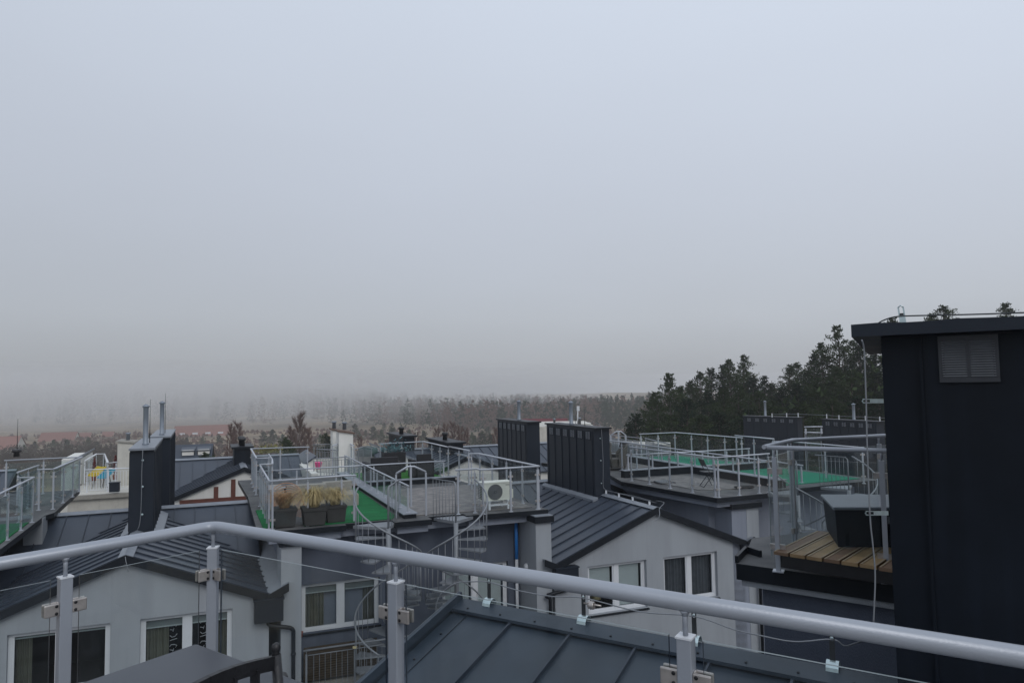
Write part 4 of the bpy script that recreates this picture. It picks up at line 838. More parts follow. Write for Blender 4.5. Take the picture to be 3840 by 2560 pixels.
g.build('weave',M['wicker'],wc)
for label,bx in (('long concrete bench block on the left turf terrace',[(.95,1.9,19.2,19.75,.32),(.95,2.0,19.75,20.0,.56)]),('concrete corner seat block behind the right straw planter',[(1.95,2.75,19.1,20.0,.32),(1.95,2.75,20.0,20.25,.56)]),('pale concrete planter box at the far left of the turf terrace',[(.42,.85,19.4,20.3,.55)])):
    t=thing('concrete_seat',label,'seat',W(bx[0][0],bx[0][2],ZF)); 
    for k,(x0,x1,y0,y1,h) in enumerate(bx): MB().abox(x0,x1,y0,y1,ZF+.004,ZF+h).build('seat' if k==0 else 'backrest',M['concrete'],t,bevel=.01)
# black rattan furniture on the bright turf
zt3=ZF+.08
def sofa(label,a0,a1,b0,b1,hs,hb,back='b',m='rattan'):
    t=thing('rattan_sofa',label,'sofa',W((a0+a1)/2,(b0+b1)/2,zt3)); MB().abox(a0,a1,b0,b1,zt3,zt3+hs).build('base',M[m],t,bevel=.015)
    if back=='f': MB().abox(a0,a1,b0-.12,b0-.001,zt3,zt3+hb).build('backrest',M[m],t,bevel=.015)
    else: MB().abox(a0,a1,b1+.001,b1+.12,zt3,zt3+hb).build('backrest',M[m],t,bevel=.015)
    MB().abox(a0-.13,a0-.001,b0,b1,zt3,zt3+hs+.2).build('armrest',M[m],t,bevel=.015); MB().abox(a1+.001,a1+.13,b0,b1,zt3,zt3+hs+.2).build('armrest',M[m],t,bevel=.015)
    return t
sofa('long black rattan sofa on the bright turf, back to the camera',3.95,4.85,23.1,23.8,.4,.78,'f'); sofa('black rattan armchair on the right of the bright turf',5.55,6.05,23.3,23.9,.4,.80,'f')
tb=thing('rattan_table','low black rattan table with a glass top between the sofa and the armchair','table',W(4.9,24.2,zt3)); MB().abox(4.55,5.2,24.4,24.9,zt3,zt3+.45).build('base',M['rattan'],tb,bevel=.01)
bp_=thing('planter','tall black rattan trough with blue-green plants at the back of the bright turf','planter',W(5.2,25.2,zt3)); MB().abox(4.85,5.65,25.0,25.35,zt3,zt3+.72).build('trough',M['rattan'],bp_,bevel=.01)
def leafy(c,n,rx,ry,rz,s,seed,m,par,name='foliage'):
    rnd=random.Random(seed); g=MB()
    for k in range(n):
        p=c+dA*rnd.gauss(0,rx)+dB0*rnd.gauss(0,ry)+UP*abs(rnd.gauss(0,rz)); d=V((rnd.uniform(-1,1),rnd.uniform(-1,1),rnd.uniform(-.4,1))).normalized(); x=d.cross(V((rnd.random(),rnd.random(),rnd.random()))).normalized()*s*.35; g.face([p-x,p+d*s*.5-x*.9,p+d*s,p+d*s*.5+x])
    return g.build(name,M[m],par)
leafy(W(5.25,25.2,zt3+.74),260,.25,.1,.17,.09,4,'bluefol',bp_)
# ================================================================ terrace further right
MRZ=ZF
mr=thing('terrace_house','house right of the blinds gable with a wet grey roof terrace and folding chair','house',W(14,19,-9))
mp_=[(11.35,19.9),(11.85,15.95),(13.6,16.0),(14.0,16.35),(15.2,16.35),(18.6,16.6),(18.3,26),(11.5,26),(12.2,22.4)]
MB().prism([tuple(W(a,b).xy) for a,b in mp_],MRZ-.13,MRZ,0,1).build('slab',[M['roof_edge'],M['membrane']],mr)
MB().prism([tuple(W(a,b).xy) for a,b in [(11.5,19.8),(12.0,16.15),(13.4,16.2),(13.6,17.1),(13.6,22),(12.0,22)]],MRZ-.30,MRZ-.131).build('soffit_band',M['render_light'],mr)
MB().abox(13.03,18.2,17.2,26,-9,-1.70).build('wall',M['render_light'],mr); MB().abox(13.03,13.45,16.2,17.199,-9,-1.92).build('pilaster',M['render'],mr); MB().abox(12.45,13.5,16.1,18.8,-1.94,-1.80).build('pilaster_cap',M['roof_edge'],mr); MB().abox(12.47,13.48,16.12,18.78,-1.799,-1.79).build('cap_sheet',M['flash'],mr); MB().abox(12.52,13.02,16.2,17.0,-6,-1.941).build('side_wall',M['render_light'],mr)
MB().abox(12.3,13.029,16.9,26,-6,-1.705).build('side_wall',M['render_light'],mr)
parapet(mr,14.58,14.86,16.6,26,MRZ+.001,-1.30); parapet(mr,11.9,14.5,20.55,20.8,MRZ+.001,-1.30); parapet(mr,14.9,18.2,20.35,20.6,MRZ+.001,-1.30)
sheet(mr,'grey_boards',[(12.3,17.2),(13.9,16.9),(13.9,20.2),(12.0,20.2)],MRZ+.002,'deckgrey')
sheet(mr,'turf',[(14.95,16.9),(18.2,17.0),(18.0,20.3),(14.95,20.3)],MRZ+.002,'turf3'); sheet(mr,'turf',[(14.95,20.7),(18.1,20.7),(17.6,25.5),(14.95,25.5)],MRZ+.002,'turf3')
sheet(mr,'turf',[(12.3,22.6),(14.5,22.6),(14.5,25.8),(12.3,25.8)],MRZ+.002,'deckgrey')
railing('terrace_railing','balustrade along the left edge of the wet grey terrace with the folding chair',Zp([(2361,1675),(2684,1715)],-.45),MRZ,spacing=1.0,r=.022)
railing('terrace_railing','short front balustrade of the wet grey terrace, meeting the nearer corner post',Zp([(2684,1715),(2848,1703)],-.45)+Zp([(2830,1702),(2885,1700)],-.45)[1:],MRZ,spacing=.95,r=.022)
railing('terrace_railing','low rail on the parapet receding from the wet grey terrace past the green mats',[W(14.72,26.3,-.8),W(14.72,15.8,-.8)],-1.30,spacing=.95,clamps=False,r=.022)
railing('terrace_railing','low rail crossing behind the folding chair, turning up at its right end',[W(12.05,20.68,-.8),W(17.0,20.45,-.8)],-1.30,spacing=1.1,clamps=False,r=.022)
railing('terrace_railing','high glass balustrade around the sea green turf terrace below the pines',Zp([(2398,1627),(2535,1621),(2785,1641)],-.45),MRZ,spacing=.95,r=.022)
railing('terrace_railing','stepped balustrade in front of the farther right dark chimney',Zp([(2756,1632),(2902,1645)],-.30)+[onz(2902,1658,-.45)],MRZ,spacing=.9,r=.022)
railing('terrace_railing','thin balustrade receding behind the plank deck terrace to the big chimney',Zp([(2905,1655),(2960,1655),(3240,1678)],-.45),MRZ,spacing=1.3,r=.022)
railing('terrace_railing','barred terrace rail behind the wicker armchairs, right of the dark chimney',Zp([(2275,1650),(2390,1663)],-.45),MRZ,spacing=.8,kind='glass',r=.02)
spiral('farther spiral staircase seen through the balustrade right of the wet grey terrace',16.3,15.7,-1,R(150))
spiral('spiral staircase mostly hidden behind the glass of the nearest right post',14.3,15.6,1,R(150))
def chair(label,x,y,h,m='black',fold=True,back=.45,face=0,kind='folding_chair'):
    t=thing(kind,label,'chair',W(x,y,h)); c=W(x,y,h); f=(dA*math.cos(face)+dB0*math.sin(face)); s_=V((-f.y,f.x,0)); 
    def P(u,v,z): return c+f*u+s_*v+UP*z
    MB().box(P(0,0,.45),.38,.40,.02,f,s_).build('seat',M[m],t); 
    for sg in(-1,1):
        MB().tube([P(.20,.2*sg,0),P(-.18,.2*sg,.80)],.011,6).build('leg',M[m],t); MB().tube([P(-.2,.17*sg,0),P(.16,.17*sg,.45)],.011,6).build('leg',M[m],t)
    MB().hexa([P(-.105,-.2,.62),P(-.105,.2,.62),P(-.125,.2,.62),P(-.125,-.2,.62)],[P(-.19,-.2,.84),P(-.19,.2,.84),P(-.21,.2,.84),P(-.21,-.2,.84)]).build('backrest',M[m],t)
    MB().tube([P(-.2,-.17,.01),P(-.2,.17,.01)],.01,6).build('crossbar',M[m],t)
    return t
chair('black folding chair standing on the wet grey terrace',12.95,17.7,MRZ+.02,face=R(-15))
for k,(x,y,lab) in enumerate(((13.3,24.2,'left thin black wire chair beside the green mats'),(13.95,24.0,'right thin black wire chair beside the green mats'))): chair(lab,x,y,MRZ+.03,face=R(200))
def armchair(label,x,y,face,m='rattan2'):
    t=thing('rattan_armchair',label,'chair',W(x,y,MRZ)); c=W(x,y,MRZ+.003); f=(dA*math.cos(face)+dB0*math.sin(face)); s_=V((-f.y,f.x,0)); P=lambda u,v,z:c+f*u+s_*v+UP*z
    MB().hexa([P(-.25,-.28,.1),P(.28,-.28,.1),P(.28,.28,.1),P(-.25,.28,.1)],[P(-.25,-.28,.42),P(.28,-.28,.42),P(.28,.28,.42),P(-.25,.28,.42)]).build('seat',M[m],t,bevel=.02)
    g=MB(); n=10
    for k in range(n):
        a0=math.pi*(.5+k/n)-.0; a1=math.pi*(.5+(k+1)/n); h0=.62+.33*math.sin(math.pi*(k/n)); h1=.62+.33*math.sin(math.pi*((k+1)/n)); q0=P(.30*math.cos(a0)*1.1,.33*math.sin(a0),0);q1=P(.30*math.cos(a1)*1.1,.33*math.sin(a1),0);r0_=P(.26*math.cos(a0)*1.1,.29*math.sin(a0),0);r1=P(.26*math.cos(a1)*1.1,.29*math.sin(a1),0)
        o0=(q0-c)*.18; o1=(q1-c)*.18; g.hexa([q0+UP*.1,q1+UP*.1,r1+UP*.1,r0_+UP*.1],[q0+o0+UP*h0,q1+o1+UP*h1,r1+o1+UP*h1,r0_+o0+UP*h0])
    g.build('backrest',M[m],t)
    for sg in(-1,1): MB().box(P(.08,.32*sg,.60),.42,.06,.035,f,s_).build('armrest',M[m],t); MB().tube([P(.26,.30*sg,0),P(.27,.32*sg,.6)],.02,6).build('leg',M[m],t); MB().tube([P(-.22,.26*sg,0),P(-.22,.28*sg,.3)],.02,6).build('leg',M[m],t)
armchair('left brown rattan armchair behind the dark chimney',12.15,22.9,R(-30)); armchair('middle brown rattan armchair with high back',12.85,23.6,R(200)); armchair('right brown rattan armchair turned away from the camera',12.9,22.6,R(160))
fl_=thing('folded_frame','folded slatted frame lying flat on the wet grey terrace','frame',W(12.2,18.9,MRZ)); 
for k in range(5): MB().box(W(12.25+k*.02,18.75+k*.11,MRZ+.06),.5,.03,.02,dA,dB0).build('slat',M['galv'],fl_)
for sg in (0,1): MB().beam(W(12.02+.5*sg,18.7,MRZ+.035),W(12.12+.5*sg,19.25,MRZ+.035),.025,.03).build('side_bar',M['black'],fl_)
hs=thing('coiled_hose','loose coil of black hose and straps near the front corner of the wet grey terrace','hose',W(13.6,16.9,MRZ)); g=MB(); random.seed(11)
for k in range(3): g.tube([W(13.6+.28*(1+.1*k)*math.cos(t_*.5),16.9+.16*(1+.15*k)*math.sin(t_*.5),MRZ+.03+.02*k+random.uniform(0,.02)) for t_ in range(12)],.014,5)
g.build('hose',M['black'],hs)
# ================================================================ left terrace
lt=thing('terrace_house','left house with glass-railed terraces and a strip of green turf','house',W(-7,20,-9))
MB().prism([tuple(W(a,b).xy) for a,b in [(-4.82,26.2),(-4.75,21.6),(-4.9,21.2),(-4.95,16.6),(-11,16.6),(-11,26.2)]],ZF-.13,ZF,0,1).build('slab',[M['roof_edge'],M['membrane']],lt)
MB().prism([tuple(W(a,b).xy) for a,b in [(-5.0,26),(-5.0,21.5),(-5.15,21),(-5.15,16.7),(-11,16.7),(-11,26)]],ZF-.30,ZF-.131).build('soffit_band',M['render_light'],lt)
MB().abox(-11,-5.75,17.2,26,-9,ZF-.301).build('wall',M['render_light'],lt)
sheet(lt,'turf',[(-10.8,16.8),(-5.08,16.8),(-5.05,20.2),(-10.8,20.2)],ZF+.002,'turf')
MB().abox(-5.3,-4.88,20.9,21.5,-3.2,ZF-.02).build('chimney_block',M['render'],lt); 
railing('terrace_railing','green-tinted glass balustrade at the left edge above the strip of turf',[W(-5.06,13.0+4,-.45),onz(127,1789,-.45),onz(66,1791,-.45)],ZF,spacing=1.05,r=.022,gmat='glassg')
railing('terrace_railing','stepped balustrade piece behind the green-tinted glass at the left edge',Zp([(66,1791),(65,1771),(145,1744)],-.45)[1:],ZF,spacing=.9,r=.022,gmat='glassg')
railing('terrace_railing','large glass balustrade of the far left terrace with a slanting corner',Zp([(16,1726),(308,1713),(200,1758),(140,1760)],-.45),ZF,spacing=1.1,r=.022,gmat='glassg')
lbx=thing('chair','pale plastic chair on the green turf at the left edge','chair',W(-6.2,19.3,ZF+.02)); MB().box(W(-6.2,19.3,ZF+.42),.5,.45,.06,dA,dB0).build('seat',M['galv'],lbx,bevel=.02); MB().box(W(-6.2,19.55,ZF+.66),.5,.06,.45,dA,dB0).build('backrest',M['galv'],lbx,bevel=.02)
for sx in(-1,1):
    for sy in(-1,1): MB().box(W(-6.2+.2*sx,19.3+.18*sy,ZF+.21),.04,.04,.38,dA,dB0).build('leg',M['galv'],lbx)
# ================================================================ second row
h3=gable_house('half-timbered white gable with brown beams left of the central terrace',.48,31.6,36.5,2.7,2.9,[],wall='white_wall',main=(-3.2,3.3,33.4,36.5))
g=MB()
for a in (-.62,.05): g.abox(a-.09,a+.09,31.57,31.599,-6,-2.0-.4*abs(a-.48)-.0)
g.abox(-2.0,2.3,31.56,31.569,-3.08,-2.90); g.abox(-2.2,3.3,31.55,31.559,-4.4,-4.22); g.build('timber_beams',M['timber'],h3)
def stub(label,a0,a1,b0,b1,z0,z1,pots=2,m='chim'):
    t=thing('chimney',label,'chimney',W((a0+a1)/2,(b0+b1)/2,z0)); MB().abox(a0,a1,b0,b1,z0,z1).build('shaft',M[m],t); MB().abox(a0-.12,a1+.12,b0-.12,b1+.12,z1,z1+.09).build('cap',M['roof_edge'],t)
    for k in range(pots):
        p=W((a0+a1)/2,b0+(b1-b0)*(k+.5)/pots,z1+.09); MB().lathe(p,[(.12,0),(.11,.22),(.16,.24),(.16,.36),(.10,.38)],12).build('chimney_pot',M['black'],t)
    return t
stub('small black chimney with two pots above the half-timbered gable',.15,.85,33.5,35.2,-2.4,-1.05,2)
stub('flat black chimney with a pot behind the bright turf terrace, left one',8.5,9.1,36.0,39,-2.4,-1.05,1); stub('flat black chimney with a pot behind the bright turf terrace, right one',10.0,10.7,33.0,36.5,-2.4,-1.25,1)
h4=gable_house('white gable house with seamed roof behind the bright turf terrace',10.34,31.3,36.2,3.0,3.0,[],wall='white_wall',main=(6.9,19,33.2,36.2))
h5=gable_house('dark-roofed house behind the glass of the far left terrace',-13.5,30,35.5,3.,3.,[],wall='white_dirty',main=(-20,-8.5,32.4,35.5))
stub('black chimney with a pot and lightning rod at the far left edge',-17.5,-13.4,34.6,35.2,-2.0,-.55,0)
MB().lathe(atd(62,1706,33),[(.13,0),(.12,.25),(.2,.27),(.2,.4),(.12,.42)],12)
t=thing('flue','black flue pot with a tall rod at the far left edge','flue',atd(62,1712,33)); MB().lathe(atd(62,1712,33),[(.13,0),(.12,.2),(.2,.22),(.2,.34),(.12,.36)],12).build('pot',M['black'],t); MB().tube([atd(64,1690,33),atd(67,1570,33)],.02,5,r2=.008).build('rod',M['strap'],t)
# white terrace house of the second row
wh=thing('white_terrace_house','white rendered house with barred terraces beyond the central terrace','house',W(5.3,34,-9))
wz=-2.55
MB().abox(3.2,7.4,31.4,41,-9,wz).build('wall',M['white_wall'],wh); MB().abox(3.2,3.5,31.4,40,wz,wz+.45).build('parapet',M['white_wall'],wh); MB().abox(3.6,7.2,36.6,36.9,wz,wz+.55).build('parapet',M['white_wall'],wh)
g=MB(); g.hexa([W(3.25,35.5,-9),W(3.9,35.5,-9),W(3.9,39,-9),W(3.25,39,-9)],[W(3.25,35.5,-2.3),W(3.9,35.5,-1.85),W(3.9,39,-1.85),W(3.25,39,-2.3)]); g.build('side_wing',M['white_wall'],wh)
g=MB(); g.hexa([W(3.15,35.4,-2.33),W(4.0,35.4,-1.80),W(4.0,39.2,-1.80),W(3.15,39.2,-2.33)],[W(3.15,35.4,-2.25),W(4.0,35.4,-1.72),W(4.0,39.2,-1.72),W(3.15,39.2,-2.25)]); g.build('side_roof',M['roof'],wh)
g=MB(); g.hexa([W(7.5,31.6,-9),W(8.6,31.6,-9),W(8.6,39,-9),W(7.5,39,-9)],[W(7.5,31.6,-1.6),W(8.6,31.6,-2.2),W(8.6,39,-2.2),W(7.5,39,-1.6)]); g.build('side_wing',M['white_wall'],wh)
g=MB(); g.hexa([W(7.4,31.5,-1.6),W(8.8,31.5,-2.3),W(8.8,39.2,-2.3),W(7.4,39.2,-1.6)],[W(7.4,31.5,-1.5),W(8.8,31.5,-2.2),W(8.8,39.2,-2.2),W(7.4,39.2,-1.5)]); g.build('side_roof',M['flash'],wh)
railing('barred_railing','grey barred railing on the white terrace left of the white chimney',Zp([(1186,1683),(1268,1688)],-1.35),wz,kind='bars',spacing=1.2,rail_mat='galv',r=.03,bar=.012)
railing('barred_railing','farthest barred railing, top left of the white chimney',Zp([(1173,1667),(1243,1665)],-1.35),wz,kind='bars',spacing=1.2,rail_mat='galv',r=.03,bar=.012)
railing('barred_railing','barred railing in front of the white terrace with the pink bucket',Zp([(1172,1720),(1208,1718)],-1.55)+Zp([(1262,1715),(1310,1712)],-1.55),wz-.1,kind='bars',spacing=.9,rail_mat='galv',r=.025,bar=.011)
railing('barred_railing','barred railing right of the white chimney with a curved end',Zp([(1325,1685),(1363,1674)],-1.35)+Zp([(1395,1680)],-1.35),wz,kind='bars',spacing=.9,rail_mat='galv',r=.03,bar=.012)
railing('glass_railing','peaked glass railing in front of the white chimney',Zp([(1246,1672),(1283,1657),(1297,1657),(1328,1671)],-1.15),wz,spacing=.9,r=.03)
def wchim(label,B,x0,x1,yt0,yt1,z0,m='white_wall',dp=1.6):
    p=onpl(x0,yt0,W(0,B),dB0); q=onpl(x1,yt1,W(0,B),dB0); t=thing('chimney',label,'chimney',V((p.x,p.y,z0))); p0=V((p.x,p.y,0));q0=V((q.x,q.y,0)); u=dB0*dp
    MB().hexa([p0+UP*z0,q0+UP*z0,q0+u+UP*z0,p0+u+UP*z0],[p0+UP*p.z,q0+UP*q.z,q0+u+UP*q.z,p0+u+UP*p.z]).build('shaft',M[m],t)
    e_=(q0-p0).normalized()*.08; f=dB0*.08
    MB().hexa([p0-e_-f+UP*p.z,q0+e_-f+UP*q.z,q0+e_+u+f+UP*q.z,p0-e_+u+f+UP*p.z],[p0-e_-f+UP*(p.z+.07),q0+e_-f+UP*(q.z+.07),q0+e_+u+f+UP*(q.z+.07),p0-e_+u+f+UP*(p.z+.07)]).build('cap',M['capbrown' if m=='white_wall' else 'concrete'],t)
    c=(p0+q0+u)/2; MB().lathe(V((c.x,c.y,max(p.z,q.z)+.05)),[(.10,0),(.09,.3),(.14,.32),(.12,.38)],12).build('chimney_pot',M['pipe'],t); return t
wchim('white chimney with a slanting brown-edged top, right one of the white pair',34.5,1271,1324,1618,1627,-4,dp=1.3); wchim('white chimney, left one of the white pair',36.8,1247,1266,1612,1616,-4,dp=1.0)
pb=thing('bucket','bright pink bucket on the far white terrace','bucket',onz(1194,1760,-2.5)); MB().lathe(onpl(1194,1757,W(0,33),dB0),[(.12,0),(.17,.30),(.18,.31)],14).build('bucket_body',M['pink'],pb)
car=thing('dome_cover','dark green rounded cover on the far terrace right of the white chimney','cover',atd(1385,1705,36)); g=MB(); g.lathe(atd(1380,1707,36),[(.62,0),(.6,.2),(.45,.38),(.2,.48),(.01,.5)],18); g.build('cover',mat('green_tarpaulin',(.025,.06,.055),.5),car)
# left white terrace with coloured chairs
lw_=thing('white_terrace_house','white house with a barred roof terrace and coloured chairs left of the dark chimneys','house',W(-5.5,40,-9)); lz=-3.3
MB().abox(-7.0,-3.6,38.2,46,-9,lz).build('wall',M['white_dirty'],lw_); MB().abox(-7.1,-3.5,38.0,38.3,lz-.2,lz-.001).build('terrace_edge',M['concrete'],lw_); MB().abox(-7.0,-3.6,44.2,44.5,lz,lz+.6).build('parapet',M['white_wall'],lw_)
MB().abox(-7.9,-7.0,42,46,-9,-1.9).build('side_wing',M['white_wall'],lw_); g=MB(); g.hexa([W(-8.1,41.8,-2.4),W(-6.9,41.8,-1.75),W(-6.9,46,-1.75),W(-8.1,46,-2.4)],[W(-8.1,41.8,-2.3),W(-6.9,41.8,-1.65),W(-6.9,46,-1.65),W(-8.1,46,-2.3)]); g.build('side_roof',M['flash'],lw_)
railing('barred_railing','white barred railing in front of the yellow and turquoise chairs',Zp([(322,1761),(492,1754)],-2.2),lz,kind='bars',spacing=1.1,rail_mat='pvc',r=.03,bar=.012)
railing('glass_railing','far balustrade behind the coloured chairs beside the pale white chimney',Zp([(318,1727),(362,1701),(392,1701),(405,1735),(440,1731)],-1.9),lz,spacing=1.2,rail_mat='pvc',r=.03,bar=.012)
wchim('weathered white chimney with brown cap at left, lamp on its side',41,441,500,1657,1662,-4,'white_dirty',1.5)
def shell(label,px,py,m,B=40.6):
    c=onpl(px,py,W(0,B),dB0); t=thing('shell_chair',label,'chair',V((c.x,c.y,lz))); g=MB(); n=10; d=dA; f=-dB0
    for i in range(n):
        for j in range(6):
            def S(i,j): u=-1+2*i/n; v=-1+2*j/6; return c+d*(u*.24+v*.20)+UP*(v*.22+.06*u*u+.0)+f*(-.15*v-.1+.08*(u*u)) 
            g.face([S(i,j),S(i+1,j),S(i+1,j+1),S(i,j+1)],0,True)
    o=g.build('shell',M[m],t); so_=o.modifiers.new('thick','SOLIDIFY'); so_.thickness=.02
    for sg in(-1,1): MB().tube([c+d*.1*sg-UP*.1,V((c.x,c.y,lz))+d*.2*sg+f*.2],.012,5).build('leg',M['black'],t); MB().tube([c+d*.1*sg-UP*.1,V((c.x,c.y,lz))+d*.2*sg-f*.2],.012,5).build('leg',M['black'],t)
shell('yellow shell chair on the white terrace',366,1768,'yellow'); shell('turquoise shell chair on the white terrace',402,1776,'cyan',40.2)
for lab,px,h,m in (('left small red conifer behind the coloured chairs',354,.9,'redfol'),('right small red conifer beside the pale white chimney',432,1.0,'redfol'),('dark green conifer between the red ones behind the coloured chairs',396,.9,'needle2')):
    c=onpl(px,1752,W(0,42.5),dB0); c.z=-2.9; t=thing('small_conifer',lab,'plant',c); rnd=random.Random(px); g=MB()
    for k in range(160):
        z=rnd.random(); r=(1-z)*.16; a=rnd.uniform(0,6.28); p=c+V((math.cos(a)*r,math.sin(a)*r,z*h)); d=V((math.cos(a),math.sin(a),1.2)).normalized()*.10; x=V((-math.sin(a),math.cos(a),0))*.03; g.face([p-x,p+x,p+d])
    g.build('foliage',M[m],t); MB().lathe(c-UP*.25,[(.10,0),(.13,.25)],10).build('pot',M['terra'],t)
bk_=thing('box','dark bin box on the edge of the white terrace','box',onpl(428,1835,W(0,38.1),dB0)); c=onpl(430,1826,W(0,38.05),dB0); MB().box(c,.42,.3,.42,dA,dB0).build('bin',M['chimface'],bk_); MB().box(c+UP*.23,.46,.34,.04,dA,dB0).build('lid',M['chimface'],bk_)
# distant dark roof with dormers beyond the half-timbered house
dr_h=thing('dark_roofed_house','grey-roofed house with two white dormers left of the half-timbered gable','house',atd(740,1700,62)); 
def slopehouse(t,x0,x1,yr,ye,D,zb,rm,wm,dep=4,az=dA,zr_=None):
    p=atd(x0,yr,D); dirn=az; 
    n=(ray(x1,1280).cross(ray(x1,2560))); L_=-(n.dot(p-O))/n.dot(dirn); q=p+dirn*L_; nrm=V((dirn.y,-dirn.x,0)); 
    drop=(ye-yr)/FPX*D*1.0; run_=drop/.55*1.0
    run_=max(2.5,run_); s_=.62
    a=p+nrm*run_-UP*run_*s_; b=q+nrm*run_-UP*run_*s_; c=p-nrm*run_-UP*run_*s_; d=q-nrm*run_-UP*run_*s_
    MB().face([p,q,b,a]).face([q,p,c,d]).build('roof',M[rm],t)
    w0,w1,w2,w3=[x+(-nrm if i<2 else nrm)*.3 for i,x in enumerate((a,b,d,c))]; e0=dirn*.3
    w0+=e0;w3+=e0;w1-=e0;w2-=e0
    g=MB(); g.hexa([V((x.x,x.y,zb)) for x in (w0,w1,w2,w3)],[V((x.x,x.y,a.z)) for x in (w0,w1,w2,w3)]); g.face([w0,w3,p+e0]); g.face([w1,w2,q-e0]); g.build('wall',M[wm],t)
    return p,q,nrm,run_,s_
p,q,nm,rn,ss=slopehouse(dr_h,655,800,1668,1725,60,-14,'roof','white_dirty')
for f in (.38,.78):
    x=p.lerp(q,f)+nm*rn*.45-UP*rn*.45*ss; g=MB(); g.box(x+UP*.1,.9,.6,.45,dA,nm); 
    g.build('dormer',M['white_wall'],dr_h); MB().box(x+UP*.36-nm*.2,1.1,1.2,.06,dA,nm+UP*-.2).build('dormer_roof',M['roof'],dr_h)
# far houses with red roofs in the fog
def redhouse(label,x0,x1,yr,ye,D,windows=0,m='redtile'):
    t=thing('red_roofed_house',label,'house',atd((x0+x1)/2,ye,D),None); p,q,nm,rn,ss=slopehouse(t,x0,x1,yr,ye,D,-26,m,'white_dirty')
    for k in range(windows):
        x=p.lerp(q,(k+.7)/(windows+.4))+nm*(rn*.62+.05)-UP*(rn*.62*ss-.06); MB().box(x,2.4,.15,1.5,dA,nm+UP*ss*0,UP).build('roof_window',M['pvc'],t)
    return t
redhouse('nearest red-roofed house, cut by the left edge','x' and -60,82,1638,1678,260); redhouse('long pale red roof left of the white chimney in fog',155,292,1622,1652,330); redhouse('short faded red roof behind the left bushes',300,345,1622,1645,350); redhouse('red roof just left of the weathered white chimney',385,430,1618,1646,350); redhouse('long red-roofed house with white roof windows right of the dark chimneys',655,862,1597,1640,340,4)
rb=thing('red_roofed_building','white building with deep red hipped roof behind the two dark chimneys','building',atd(2050,1590,95)); slopehouse(rb,1960,2128,1570,1592,95,-20,'darkred','white_wall',az=V((1,0,0)))

# white buildings right of centre, far
fb=thing('white_building','white building with parapets and flues between the two dark chimneys','building',atd(2130,1620,58))
def pbox(x0,x1,y0,y1,D,dp=3):
    p=atd(x0,y0,D);q=atd(x1,y0,D);z1=p.z;z0=atd(x0,y1,D).z; return MB().hexa([V((p.x,p.y,z0)),V((q.x,q.y,z0)),V((q.x,q.y+dp,z0)),V((p.x,p.y+dp,z0))],[V((p.x,p.y,z1)),V((q.x,q.y,z1)),V((q.x,q.y+dp,z1)),V((p.x,p.y+dp,z1))])
pbox(2020,2230,1600,1900,58,8).build('wall',M['white_dirty'],fb)
for (x0,x1,y) in ((2050,2078,1585),(2086,2102,1586),(2110,2128,1586),(2152,2216,1587)): pbox(x0,x1,y,1601,58,1.2).build('parapet_block',M['white_wall'],fb)
for px,yt,yb,rr in ((2173,1570,1590,.13),(2079,1573,1592,.10)): 
    p=atd(px,yb,57.5); MB().lathe(p,[(rr,0),(rr,(yb-yt)/FPX*57),(rr*1.6,(yb-yt)/FPX*57+.02),(rr*.5,(yb-yt)/FPX*57+.12)],12).build('flue',M['pipe'],fb)
an=thing('antenna','white panel antenna on a thin mast behind the nearer dark chimney','antenna',atd(2166,1600,56)); MB().tube([atd(2165,1596,56),atd(2167,1540,56)],.045,6).build('mast',M['pvc'],an); MB().box(atd(2168,1531,56),.22,.12,.40).build('panel',M['pvc'],an); tag(MB().tube([atd(2158,1595,56),atd(2156,1518,56)],.018,5).build('lightning_rod',M['strap'],org=atd(2158,1595,56)),'thin lightning rod beside the white panel antenna','rod')
f2=thing('white_building','white walled terrace building with wavy grey cladding right of the nearer dark chimney','building',W(17,32,-9))
wa=atd(2275,1612,44); wb=atd(2512,1665,30); 
g=MB(); nf2=V(((wb-wa).y,-(wb-wa).x,0)).normalized()*-1
P0,P1=V((wa.x,wa.y,0)),V((wb.x,wb.y,0)); g.hexa([P0+UP*-9,P1+UP*-9,P1+V((.3,1.2,-9)),P0+V((.3,3,-9))],[P0+UP*(wa.z-.9),P1+UP*(atd(2512,1667,30).z),P1+V((.3,1.2,atd(2512,1667,30).z)),P0+V((.3,3,wa.z-.9))]); g.build('wall',M['white_dirty'],f2)
g=MB()
for k in range(60): q=P0.lerp(P1,k/60); g.box(V((q.x,q.y,-2.2))+(V((-(P1-P0).y,(P1-P0).x,0)).normalized()*.03 if True else 0)*-1,.03,.03,1.0,(P1-P0).normalized(),V((-(P1-P0).y,(P1-P0).x,0)).normalized())
g.build('cladding_ribs',M['galv'],f2)
railing('barred_railing','upper barred railing behind the peaked rail right of the dark chimney',[atd(2276,1630,40),atd(2400,1642,34)],atd(2276,1630,40).z-1.0,kind='bars',spacing=1.3,rail_mat='galv',r=.03,bar=.012)
railing('barred_railing','long pale railing on top of the white wall left of the pines',[atd(2420,1643,34),atd(2512,1665,30)],atd(2420,1643,34).z-.8,kind='bars',spacing=1.3,rail_mat='galv',r=.03,bar=.012)
pk=thing('rail_end','peaked rail above the white wall just right of the nearer dark chimney','railing',atd(2318,1680,32)); P=[atd(x,y,32) for x,y in ((2290,1632),(2310,1618),(2328,1617),(2346,1631))]; MB().tube(P,.03,8).build('handrail',M['rail'],pk)
for i_,x in enumerate((2290,2319,2346)): q=atd(x,(1632,1617,1631)[i_],32); MB().box(V((q.x,q.y,q.z-.75)),.07,.07,1.5).build('post',M['rail'],pk)
